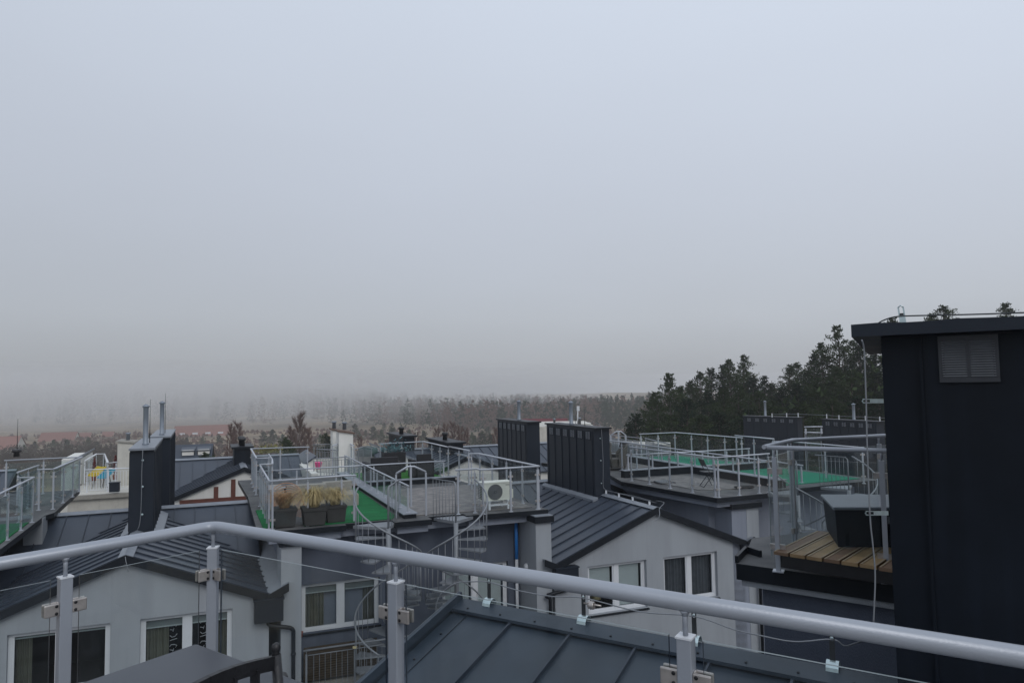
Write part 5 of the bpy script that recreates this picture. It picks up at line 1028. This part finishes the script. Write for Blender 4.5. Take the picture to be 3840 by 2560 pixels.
# right-hand pair of dark chimneys among the pines
def farchim(label,z1,p0,p1,p2,pipe,rod=None):
    a,b,c=onz(*p0,z1),onz(*p1,z1),onz(*p2,z1); d=b-a; e_=V((-d.y,d.x,0)).normalized(); 
    if e_.y<0: e_=-e_
    w_=.62; P=[V((b.x,b.y,0)),V((b.x,b.y,0))+e_*w_,V((a.x,a.y,0))+e_*w_,V((a.x,a.y,0))]
    return chimney(label,0,0,0,0,-7,z1,'dark sheet chimneys in front of the pines',pipe=pipe,P=P,rod=rod)
fc1=farchim('left dark chimney in front of the pines with a pale flue','x' and -.75,(2787,1561),(2990,1567),(3012,1571),[(.62,.95,.075,0)],[(.95,1.1)])
fc2=farchim('right dark chimney in front of the pines, partly behind the big chimney',-.62,(3082,1573),(3286,1583),(3310,1580),[(.46,.85,.075,0)],[(.47,1.0)])
wirez=-.55; tw=thing('lightning_wire','thin wire on white holders along the tops of the two dark chimneys below the pines','wire',onz(2898,1556,wirez)); P=[atd(x,y,35-(x-2895)*.012) for x,y in ((2895,1553),(2950,1552),(2993,1552),(3100,1556),(3146,1560),(3245,1563),(3299,1566),(3330,1568))]; MB().tube(P,.01,5).build('wire',M['galv'],tw)
for p in P[:-1]: MB().box(p-UP*.05,.035,.035,.20).build('holder',M['pvc'],tw)
# rail cluster between the chimneys
for lab,pts,zf_ in (('upper short rail between the two dark chimneys below the pines',[(3016,1600),(3084,1599)],-2.1),('lower short rail between the two dark chimneys below the pines',[(3016,1620),(3085,1622)],-2.3)):
    railing('rail',lab,[atd(x,y,34) for x,y in pts],zf_-1.2,spacing=2,kind='glass',clamps=False,r=.03,pw=.07)
# ================================================================ terrain
GP=[(-50,-9),(40,-9.2),(80,-12),(150,-16.5),(250,-21),(400,-22.5),(620,-20),(1200,-14)]
def gz(x,y):
    for i in range(len(GP)-1):
        if y<=GP[i+1][0]: 
            f=max(0,(y-GP[i][0])/(GP[i+1][0]-GP[i][0])); z=GP[i][1]+(GP[i+1][1]-GP[i][1])*f; break
    else: z=GP[-1][1]
    hx=x-(8+ (max(0,y-60))*.20); hs_=max(0,min(1,hx/45)); hs_=hs_*hs_*(3-2*hs_); ff=max(0,min(1,(y-25)/30))*max(0,min(1,(520-y)/200))
    z+=hs_*ff*(12+max(0,hx-45)*.05)
    return z+ .5*math.sin(x*.05+y*.03)*min(1,max(0,(y-60)/100))
def gpt(px,py):
    d=ray(px,py); t=30
    while t<1500:
        p=O+d*(t/d.y)
        if p.z<gz(p.x,p.y): return p
        t+=1.0
    return O+d*(1500/d.y)
g=MB(); xs=[-900+i*15 for i in range(121)]; ys=[-30+ (i*6 if i<60 else 330+(i-59)*25) for i in range(90)]
g.v=[V((x,y,gz(x,y))) for y in ys for x in xs]; nx=len(xs)
for j in range(len(ys)-1):
    for i in range(nx-1): k=j*nx+i; g.f.append((k,k+1,k+nx+1,k+nx)); g.m.append(0); g.s.append(True)
tag(g.build('ground',M['ground']),kind='structure')
yard=MB(); yard.prism([(-30,-10),(30,-10),(30,30),(-30,45)],-8.99,-8.9); tag(yard.build('courtyard_paving',M['asphalt']),kind='structure')
tp_=[gpt(x,y) for x,y in ((300,1735),(380,1705),(420,1690),(440,1672))]
g=MB()
for i in range(len(tp_)-1):
    a,b=tp_[i],tp_[i+1]; n=12
    for k in range(n):
        p,q=a.lerp(b,k/n),a.lerp(b,(k+1)/n); w_=V((2.2,0,0)); P=[p-w_,p+w_,q+w_,q-w_]; g.face([V((x.x,x.y,gz(x.x,x.y)+.12)) for x in P])
tag(g.build('path',M['track']),kind='structure')
# ================================================================ trees
def pine_mesh(seed,H=12,sparse=1.0,rad=.26,mi='needle',nb=70,tuft=78,low=.12,ts=.21):
    rnd=random.Random(seed); tr=MB(); cr=MB(); lean=V((rnd.uniform(-.03,.03),rnd.uniform(-.03,.03),1))
    pth=[lean*(H*k/8)+V((rnd.uniform(-.08,.08),rnd.uniform(-.08,.08),0)) for k in range(9)]; tr.tube(pth,.17*H/12,7,r2=.02)
    for b in range(nb):
        f=low+(1-low)*(b/nb)**.9; z=f*H; prof=(1-f)**.82*(.6+.55*math.sin(min(1,f*2.2)*math.pi/2)); L_=H*rad*prof*rnd.uniform(.4,1.35)+.10; a=b*2.399+rnd.uniform(-.5,.5); el=-.15+.75*f+rnd.uniform(-.2,.25)
        d=V((math.cos(a)*math.cos(el),math.sin(a)*math.cos(el),math.sin(el))); p0=lean*z; p1=p0+d*L_+UP*L_*.12
        tr.tube([p0,(p0+p1)/2-UP*L_*.03,p1],.028*L_**.6+.008,3,r2=.006,cap=False)
        nt=max(3,int(tuft*sparse*(.35+L_/3)))
        for k in range(nt):
            u=rnd.uniform(.25,1.05); c=p0.lerp(p1,u)+V((rnd.gauss(0,1),rnd.gauss(0,1),rnd.gauss(0,.7)))*(.10+.17*L_*(1-abs(u-.6)))*.75
            dd=(d+V((rnd.uniform(-.9,.9),rnd.uniform(-.9,.9),rnd.uniform(-.1,1.0)))).normalized(); s_=ts*rnd.uniform(.6,1.25); 
            for q in range(2):
                x=dd.cross(V((rnd.uniform(-1,1),rnd.uniform(-1,1),rnd.uniform(-1,1)))).normalized()*s_*.22
                cr.face([c-x*.6,c+dd*s_*.55-x,c+dd*s_,c+dd*s_*.5+x,c+x*.4])
    return tr.mesh('trunk',[M['bark']]),cr.mesh('crown',[M[mi]])
def place_tree(name,label,cat,meshes,p,s,rot,group=None,sz=None):
    t=thing(name,label,cat,p,group); t.rotation_euler=(0,0,rot); t.scale=(s,s,s*(sz or 1))
    for nm_,me in zip(('trunk','crown'),meshes): o=bpy.data.objects.new(nm_,me); col.objects.link(o); o.parent=t
    return t
PM=[pine_mesh(s,12,1.0,(.33,.26,.35,.24)[s%4],'needle' if s%3 else 'needle2',nb=(70,80,64,84)[s%4]) for s in range(5)]
tops=[(2520,1405,72,.95),(2470,1475,66,1.0),(2438,1500,74,.9),(2395,1555,62,1),(2362,1590,70,1),(2548,1452,74,.9),(2602,1432,84,1),(2632,1398,84,1),(2672,1385,86,1),(2712,1372,88,1),(2745,1352,84,1),(2778,1337,86,1.05),(2800,1395,90,1),(2822,1420,84,1),(2868,1412,88,1),(2900,1440,84,1),(2950,1372,84,1),(2985,1362,88,.9),(3020,1400,84,1),(3052,1330,78,1.05),(3085,1288,76,1),(3147,1225,74,1.05),(3196,1278,78,1),(3232,1296,72,1),(3270,1330,74,1),(3357,1195,78,1),(3500,1180,76,1),(3553,1148,74,1.05),(3600,1195,76,1),(3640,1215,80,1),(3700,1200,80,1),(3775,1141,78,1.0),(3830,1190,80,1),
 (2580,1500,64,1),(2650,1470,70,1),(2700,1462,66,1),(2760,1450,70,1),(2840,1470,66,1),(2920,1455,68,1),(2990,1440,66,1),(3060,1420,64,1),(3120,1380,66,1),(3180,1390,62,1),(3240,1400,66,1),(3290,1420,62,1),
 (2440,1590,56,1),(2520,1560,56,1),(2610,1560,54,1),(2700,1550,54,1),(2800,1540,54,1),(2900,1530,54,1),(3000,1520,52,1),(3100,1500,52,1),(3200,1490,52,1),(3290,1500,52,1)]
random.seed(21)
def where(px):
    return ('left of the tallest left pine' if px<2500 else 'in the left clump' if px<2590 else 'in the middle clump' if px<2800 else 'in the dip of the tree line' if px<3000 else 'on the rising right part' if px<3300 else 'showing over the big chimney cap')
ords=['first','second','third','fourth','fifth','sixth','seventh','eighth','ninth','tenth','eleventh','twelfth','thirteenth','fourteenth']
from collections import defaultdict
cnt=defaultdict(int); srt=sorted(range(len(tops)),key=lambda i:tops[i][0]); labs={}
for i in srt:
    px,yt,D,_=tops[i]; row='back' if i<33 else 'middle' if i<45 else 'front'; k=(row,where(px)); cnt[k]+=1; labs[i]='dark green pine, %s row, %s from the left %s'%(row,ords[cnt[k]-1],where(px))
for i,(px,yt,D,sz) in enumerate(tops):
    top=atd(px,yt,D); z0=gz(top.x,top.y); H=max(6,top.z-z0); s=H/12; s2=max(s,1.05)
    t=place_tree('pine_tree',labs[i],'tree',PM[(i*3+1)%5],V((top.x,top.y,z0)),s2,random.uniform(0,6.28),'pines on the rise behind the right terraces',sz=s/s2)
# undergrowth mass between the pine trunks
rnd=random.Random(5); g=MB()
for k in range(9000):
    px=rnd.uniform(2290,3340); D=rnd.uniform(58,92); p=atd(px,1600,D); z0=gz(p.x,p.y); z=z0+rnd.random()**1.6*7; p=V((p.x,p.y,z)); s_=rnd.uniform(.2,.55)
    d=V((rnd.uniform(-1,1),rnd.uniform(-1,1),rnd.uniform(-.3,1))).normalized(); x=d.cross(V((rnd.random(),rnd.random(),rnd.random()))).normalized()*s_*.4; g.face([p-x,p+d*s_-x*.5,p+d*s_*1.3,p+x])
tag(g.build('undergrowth',M['needle']),'dark tangled undergrowth beneath the pines','undergrowth',kind='stuff')
def bare_mesh(seed,H=10,mi='twig',spread=.28,n1=30,n2=15,bark='birch',tw=.022):
    rnd=random.Random(seed); tr=MB(); cr=MB(); tr.tube([V((rnd.uniform(-.1,.1),rnd.uniform(-.1,.1),H*k/6)) for k in range(7)],.10*H/10,6,r2=.015)
    for b in range(n1):
        f=.22+.75*b/n1; a=b*2.4+rnd.random(); L_=H*spread*(1.15-f)*rnd.uniform(.7,1.2)+.5; p0=V((0,0,f*H)); d=V((math.cos(a)*.62,math.sin(a)*.62,.85)).normalized(); p1=p0+d*L_; tr.tube([p0,p1],.03,3,r2=.01,cap=False)
        for k in range(n2):
            u=rnd.uniform(.2,1); c=p0.lerp(p1,u); 
            for q in range(5):
                dd=(d+V((rnd.uniform(-.8,.8),rnd.uniform(-.8,.8),rnd.uniform(-.2,.7)))).normalized(); l=rnd.uniform(.4,1.0)*H/10; x=dd.cross(UP).normalized()*tw; m_=c+dd*l*.5+V((rnd.uniform(-.1,.1),)*3); cr.face([c-x,c+x,m_+x*.6,m_-x*.6]); cr.face([m_-x*.6,m_+x*.6,c+dd*l+UP*.1])
                e1=m_+V((rnd.uniform(-.4,.4),rnd.uniform(-.4,.4),rnd.uniform(0,.5))); cr.face([m_-x*.5,m_+x*.5,e1])
    return tr.mesh('trunk',[M[bark]]),cr.mesh('crown',[M[mi]])
BM=[bare_mesh(1,10,'twig',tw=.024),bare_mesh(2,10,'twig',.22,tw=.024),bare_mesh(3,10,'greytwig',.3,bark='bark',tw=.028)]
def bare(label,px,yb,yt,mi=0,D=None):
    p=gpt(px,yb) if D is None else None
    if D: q=atd(px,yb,D); p=V((q.x,q.y,gz(q.x,q.y)))
    top=atd(px,yt,p.y); H=top.z-p.z; place_tree('bare_birch' if mi<2 else 'bare_tree',label,'tree',BM[mi],p,H/10,px*.7,'leafless trees beyond the roofs')
bares=[('bare rust-brown birch clump right of the half-timbered chimney, left stem',868,1600,1,120),('bare rust-brown birch behind the small black chimney, right stem',892,1592,0,124),('tall bare twiggy tree left of the white chimney pair',1122,1563,2,105),('lower reddish bare tree just left of the white chimney pair',1152,1610,0,110),('reddish bare shrub-like tree at the foot of the tall twiggy tree',1092,1610,1,112)]
for lab,px,yt,mi,D in bares: bare(lab,px,1700,yt,mi,D)
for k,(px,yt,D) in enumerate(((1640,1610,150),(1672,1596,148),(1700,1590,150),(1726,1604,146),(1500,1640,150),(1452,1652,150),(1560,1630,152),(1862,1610,140),(1878,1618,138),(1748,1612,150),(1350,1640,150))):
    bare('%s bare reddish birch of the row beyond the bright turf terrace'%ords[k],px,1700,yt,k%2,D)
SM=[pine_mesh(40+s,5,1.0,.42,'needle3' if s==1 else 'needle',nb=30,tuft=60,low=.02,ts=.34) for s in range(3)]
shr=[(1400,1650,1600),(1430,1665,1612),(1470,1670,1605),(1500,1668,1618),(1535,1670,1612),(1560,1668,1620),(1590,1672,1616),(1350,1655,1625),(1372,1636,1612),(1330,1640,1590),(1505,1612,1592),(1520,1608,1594),(1470,1618,1585),(1780,1690,1635),(1810,1690,1620),(1840,1690,1630),(1770,1665,1622),(1730,1640,1600),(1830,1640,1600),(1660,1600,1580),(1440,1612,1585),(1270,1660,1610),(1060,1670,1628),(990,1672,1620),(1020,1665,1612),(1200,1660,1628),(560,1660,1628),(620,1668,1634),(200,1690,1650),(250,1692,1648),(130,1690,1655),(330,1680,1640),(365,1690,1655),(700,1668,1640),(760,1672,1640),(820,1670,1632),(300,1700,1670),(90,1700,1668)]
ords+=['fifteenth','sixteenth','seventeenth','eighteenth']
sd_=lambda px:'left of the dark chimneys' if px<480 else 'between the left chimneys and half-timbered gable' if px<900 else 'left of the white chimney pair' if px<1245 else 'in the heath beyond the bright turf' if px<1650 else 'beside the farther dark ridge chimney'
srank={}; scnt=defaultdict(int)
for k in sorted(range(len(shr)),key=lambda i:shr[i][0]): q_=sd_(shr[k][0]); srank[k]=scnt[q_]; scnt[q_]+=1
scnt=defaultdict(int)
for k,(px,yb,yt) in enumerate(shr):
    p=gpt(px,yb); H=max(2,(atd(px,yt,p.y).z-p.z)); side='left of the dark chimneys' if px<480 else 'between the left chimneys and half-timbered gable' if px<900 else 'left of the white chimney pair' if px<1245 else 'in the heath beyond the bright turf' if px<1650 else 'beside the farther dark ridge chimney'
    scnt[side]+=1; sz_='large' if yb-yt>45 else 'mid-sized' if yb-yt>30 else 'small'
    place_tree('shrub','%s rounded evergreen shrub, %s of those %s'%(sz_,ords[srank[k]],side),'shrub',SM[k%3],p,H/5,k*1.3,'evergreen shrubs on the heath')
# nearer dark pines behind the central terrace
for lab,px,yt,D in (('green young pine behind the glass of the back left balustrade, left one',1062,1642,70),('green young pine behind the back left balustrade, with yellowish bush beside it',1082,1655,66),('dark pine tip right of the tall bare twiggy tree',1212,1626,85),('small pine tip just left of the white chimney pair',1235,1640,80),('pine top behind the flat dark roofs left of the birches',1510,1638,85),('small pine beside the grey dormered roof',782,1698,55)):
    top=atd(px,yt,D); z0=gz(top.x,top.y); s=(top.z-z0)/12; place_tree('pine_tree',lab,'tree',PM[px%5],V((top.x,top.y,z0)),s,px)
M['yellowbush']=mat('yellow_green_leaves',(.20,.19,.06),.9,0,.3,4)
yb_=thing('yellow_bush','yellowish bush behind the back left balustrade','bush',atd(1005,1700,60)); leafy(atd(1005,1697,60),420,.6,.5,.30,.22,9,'yellowbush',yb_)
# distant forest across the heath
rnd=random.Random(77); fg=MB(); ft=MB()
def tree_blob(g,p,H,w_,kind):
    n=34 if kind else 40
    for k in range(n):
        f=rnd.random(); z=H*(.12+.88*f); r=w_*(1-f)**.7*(1.0 if kind else .9)*rnd.random()**.5 if kind else w_*.8*math.sin(math.pi*min(1,f*.9+.08))*rnd.random()**.5
        a=rnd.uniform(0,6.283); c=p+V((math.cos(a)*r,math.sin(a)*r,z)); s_=H*rnd.uniform(.045,.085); d=V((rnd.uniform(-1,1),rnd.uniform(-.4,.4),rnd.uniform(-.2,1))).normalized(); x=V((-d.z,0,d.x))*s_*(.5 if kind else .4)
        g.face([c-x,c+d*s_-x*.4,c+d*s_*1.5,c+d*s_*.9+x*.5,c+x])
FM=MB(); FT=MB()
for k in range(3400):
    px=rnd.uniform(-150,2620); fl_=max(0,min(1,(1750-px)/900)); D=rnd.uniform(330,500)+fl_*rnd.uniform(120,520); q=atd(px,1500,D); z0=gz(q.x,q.y)-1; H=rnd.uniform(12,17.5)*(1+.75*fl_*min(1,(D-330)/500))
    kind=rnd.random()<(.42 if px<2250 else .8); tree_blob(FM if kind else FT,V((q.x,q.y,z0)),H*rnd.uniform(.72,1.0),2.7 if kind else 3.6,kind)
tag(FM.build('conifer_forest',M['needle2']),'distant conifer forest fading into fog across the valley','forest',kind='stuff'); tag(FT.build('leafless_forest',M['greytwig']),'distant leafless brownish woodland fading into fog','forest',kind='stuff')
M['thicket']=mat('thicket_twigs',(.055,.045,.036),.9,0,.35,.2)
TH=MB()
for k in range(900):
    px=rnd.uniform(-150,1240) if k%4==0 else rnd.uniform(-150,720); D=rnd.uniform(150,235); q=atd(px,1500,D); H=rnd.uniform(2.5,5.5)
    if 640<px<880 and D<345 and D>250: H*=.5
    if rnd.random()<.35*(px>720): continue
    tree_blob(TH,V((q.x,q.y,gz(q.x,q.y)-.5)),H,H*.42,0)
tag(TH.build('thicket',M['thicket']),'dark bare thicket on the low ground between the far houses','thicket',kind='stuff')
# heath scrub
HS=MB()
for k in range(9000):
    px=rnd.uniform(-100,2400); D=rnd.uniform(150,380); q=atd(px,1500,D); 
    if rnd.random()<.5+.5*math.sin(q.x*.06)*math.sin(q.y*.05+1): continue
    p=V((q.x,q.y,gz(q.x,q.y))); s_=rnd.uniform(.4,1.6); x=V((rnd.uniform(-1,1),rnd.uniform(-1,1),0)).normalized()*s_*.8; HS.face([p-x,p+x,p+x*.4+UP*s_,p-x*.5+UP*s_*.8])
tag(HS.build('heath_scrub',M['greytwig']),'low brown scrub scattered over the heath','scrub',kind='stuff')
for i,(px,yt,D,h) in enumerate(((1561,1612,150,6),(858,1628,120,6),(1136,1625,130,5),)):
    q=atd(px,yt,D); z0=gz(q.x,q.y); tag(MB().tube([V((q.x,q.y,z0)),q],.10,6,r2=.06).build('pole',M['birch'],org=V((q.x,q.y,z0))),('pale lamp-less pole left of the birches beyond the turf','slim pole beside the bare birches of the small black chimney','thin pole by the tall twiggy tree')[i],'pole')
# ================================================================ foreground table and chair
tt=thing('table','dark grey square table top in the lower left foreground','table',(-1.5,2.1,0)); c=onz(737,2408,.75); e1=(onz(960,2488,.75)-c).normalized(); e2=(onz(330,2556,.75)-c).normalized(); 
e2=(e2-e1*e2.dot(e1)).normalized()
Q=[c,c+e1*.8,c+e1*.8+e2*.9,c+e2*.9]; MB().hexa([p-UP*.028 for p in Q],Q).build('table_top',M['tabletop'],tt,bevel=.012)
MB().hexa([p-UP*.075+((sum(Q,V())/4)-p)*.06 for p in Q],[p-UP*.03+((sum(Q,V())/4)-p)*.06 for p in Q]).build('apron',M['black'],tt)
for p in Q: x=p+((sum(Q,V())/4)-p)*.1; MB().box(V((x.x,x.y,.34)),.045,.045,.67,e1,e2).build('leg',M['black'],tt)
ch=thing('metal_chair','black cast metal chair with ball finials beside the dark table','chair',(-.7,1.6,0)); 
fb_=onz(1035,2428,.86); fz=fb_.z; k0=fb_; k1=onz(780,2575,.84); dk=(k1-k0); dk.z=0; L_=.52; dk.normalize(); bkd=V((dk.y,-dk.x,0)); 
if bkd.x<0: bkd=-bkd
post=[k0-UP*.02,k0-UP*.45-bkd*.06,V((k0.x,k0.y,0))-bkd*.16]
for j,q in enumerate((k0,k0+dk*L_)):
    MB().lathe(q-UP*.02,[(.009,-.004),(.014,0),(.010,.006),(.0135,.014),(.0145,.022),(.012,.032),(.004,.037)],14).build('ball_finial',M['black'],ch)
    MB().tube([q-UP*.02,q-UP*.45+bkd*.05,V((q.x,q.y,.0))+bkd*.02],.016,10).build('back_post',M['black'],ch)
rl=[k0-UP*.045+dk*L_*t_+UP*.035*math.sin(math.pi*t_)+bkd*.0 for t_ in [i/12 for i in range(13)]]
g=MB()
for i in range(12): g.beam(rl[i],rl[i+1],.018,.042)
g.build('top_rail',M['black'],ch)
MB().beam(k0-UP*.20,k0+dk*L_-UP*.20,.016,.03).build('lower_rail',M['black'],ch)
for i in range(1,6): q=k0+dk*L_*i/6; MB().beam(q-UP*.05+UP*.03*math.sin(math.pi*i/6),q-UP*.2,.032,.01,upv=dk).build('back_slat',M['black'],ch)
MB().hexa([x-UP*.03 for x in (V((k0.x,k0.y,.45)),V((k0.x,k0.y,.45))+dk*L_,V((k0.x,k0.y,.45))+dk*L_+bkd*.45,V((k0.x,k0.y,.45))+bkd*.45)],[V((k0.x,k0.y,.45)),V((k0.x,k0.y,.45))+dk*L_,V((k0.x,k0.y,.45))+dk*L_+bkd*.45,V((k0.x,k0.y,.45))+bkd*.45]).build('seat',M['black'],ch)
a_=onz(1060,2535,.66); MB().tube([k0-UP*.22,a_,a_+(a_-k0)*.8-UP*.0],.017,8).build('armrest',M['black'],ch)
for q in (k0+bkd*.43,k0+dk*L_+bkd*.43): MB().tube([V((q.x,q.y,0)),V((q.x,q.y,.42))],.016,8).build('front_leg',M['black'],ch)
# ================================================================ air: haze box and a low fog bank over the far left
def volume(name,label,obj_builder,dens,colr,aniso=0):
    m=bpy.data.materials.new(name); m.use_nodes=True; n=m.node_tree.nodes; n.clear(); o=n.new('ShaderNodeOutputMaterial'); v=n.new('ShaderNodeVolumePrincipled'); v.inputs['Density'].default_value=dens; v.inputs['Color'].default_value=(*colr,1); v.inputs['Anisotropy'].default_value=aniso; m.node_tree.links.new(v.outputs[0],o.inputs['Volume'])
    x=obj_builder.build(name,m); tag(x,label,'haze',kind='stuff'); return x
hb=MB(); hb.hexa([V((-760,-25,-28)),V((760,-25,-28)),V((760,1150,-28)),V((-760,1150,-28))],[V((-760,-25,12)),V((760,-25,12)),V((760,1150,12)),V((-760,1150,12))])
volume('haze','thin even winter haze over the valley',hb,HAZE,(.97,.97,.98))
def ell(c,rx,ry,rz,nu=24,nv=12):
    g=MB(); 
    for j in range(nv+1):
        for i in range(nu):
            t_=2*math.pi*i/nu; p_=math.pi*j/nv; g.v.append(V(c)+V((rx*math.sin(p_)*math.cos(t_),ry*math.sin(p_)*math.sin(t_),rz*math.cos(p_))))
    for j in range(nv):
        for i in range(nu): i2=(i+1)%nu; g.f.append((j*nu+i,(j+1)*nu+i,(j+1)*nu+i2,j*nu+i2)); g.m.append(0); g.s.append(True)
    return g
fb_l=[((-360+20*k,520-25*k,-13+3.2*k),440-22*k,215-12*k,20-1.6*k) for k in range(7)]
for i,(c,a,b,h) in enumerate(fb_l): volume('fog_bank','low fog drifting over the woods at the left, layer %d'%(i+1),ell(c,a,b,h),FOG,(.80,.80,.80))
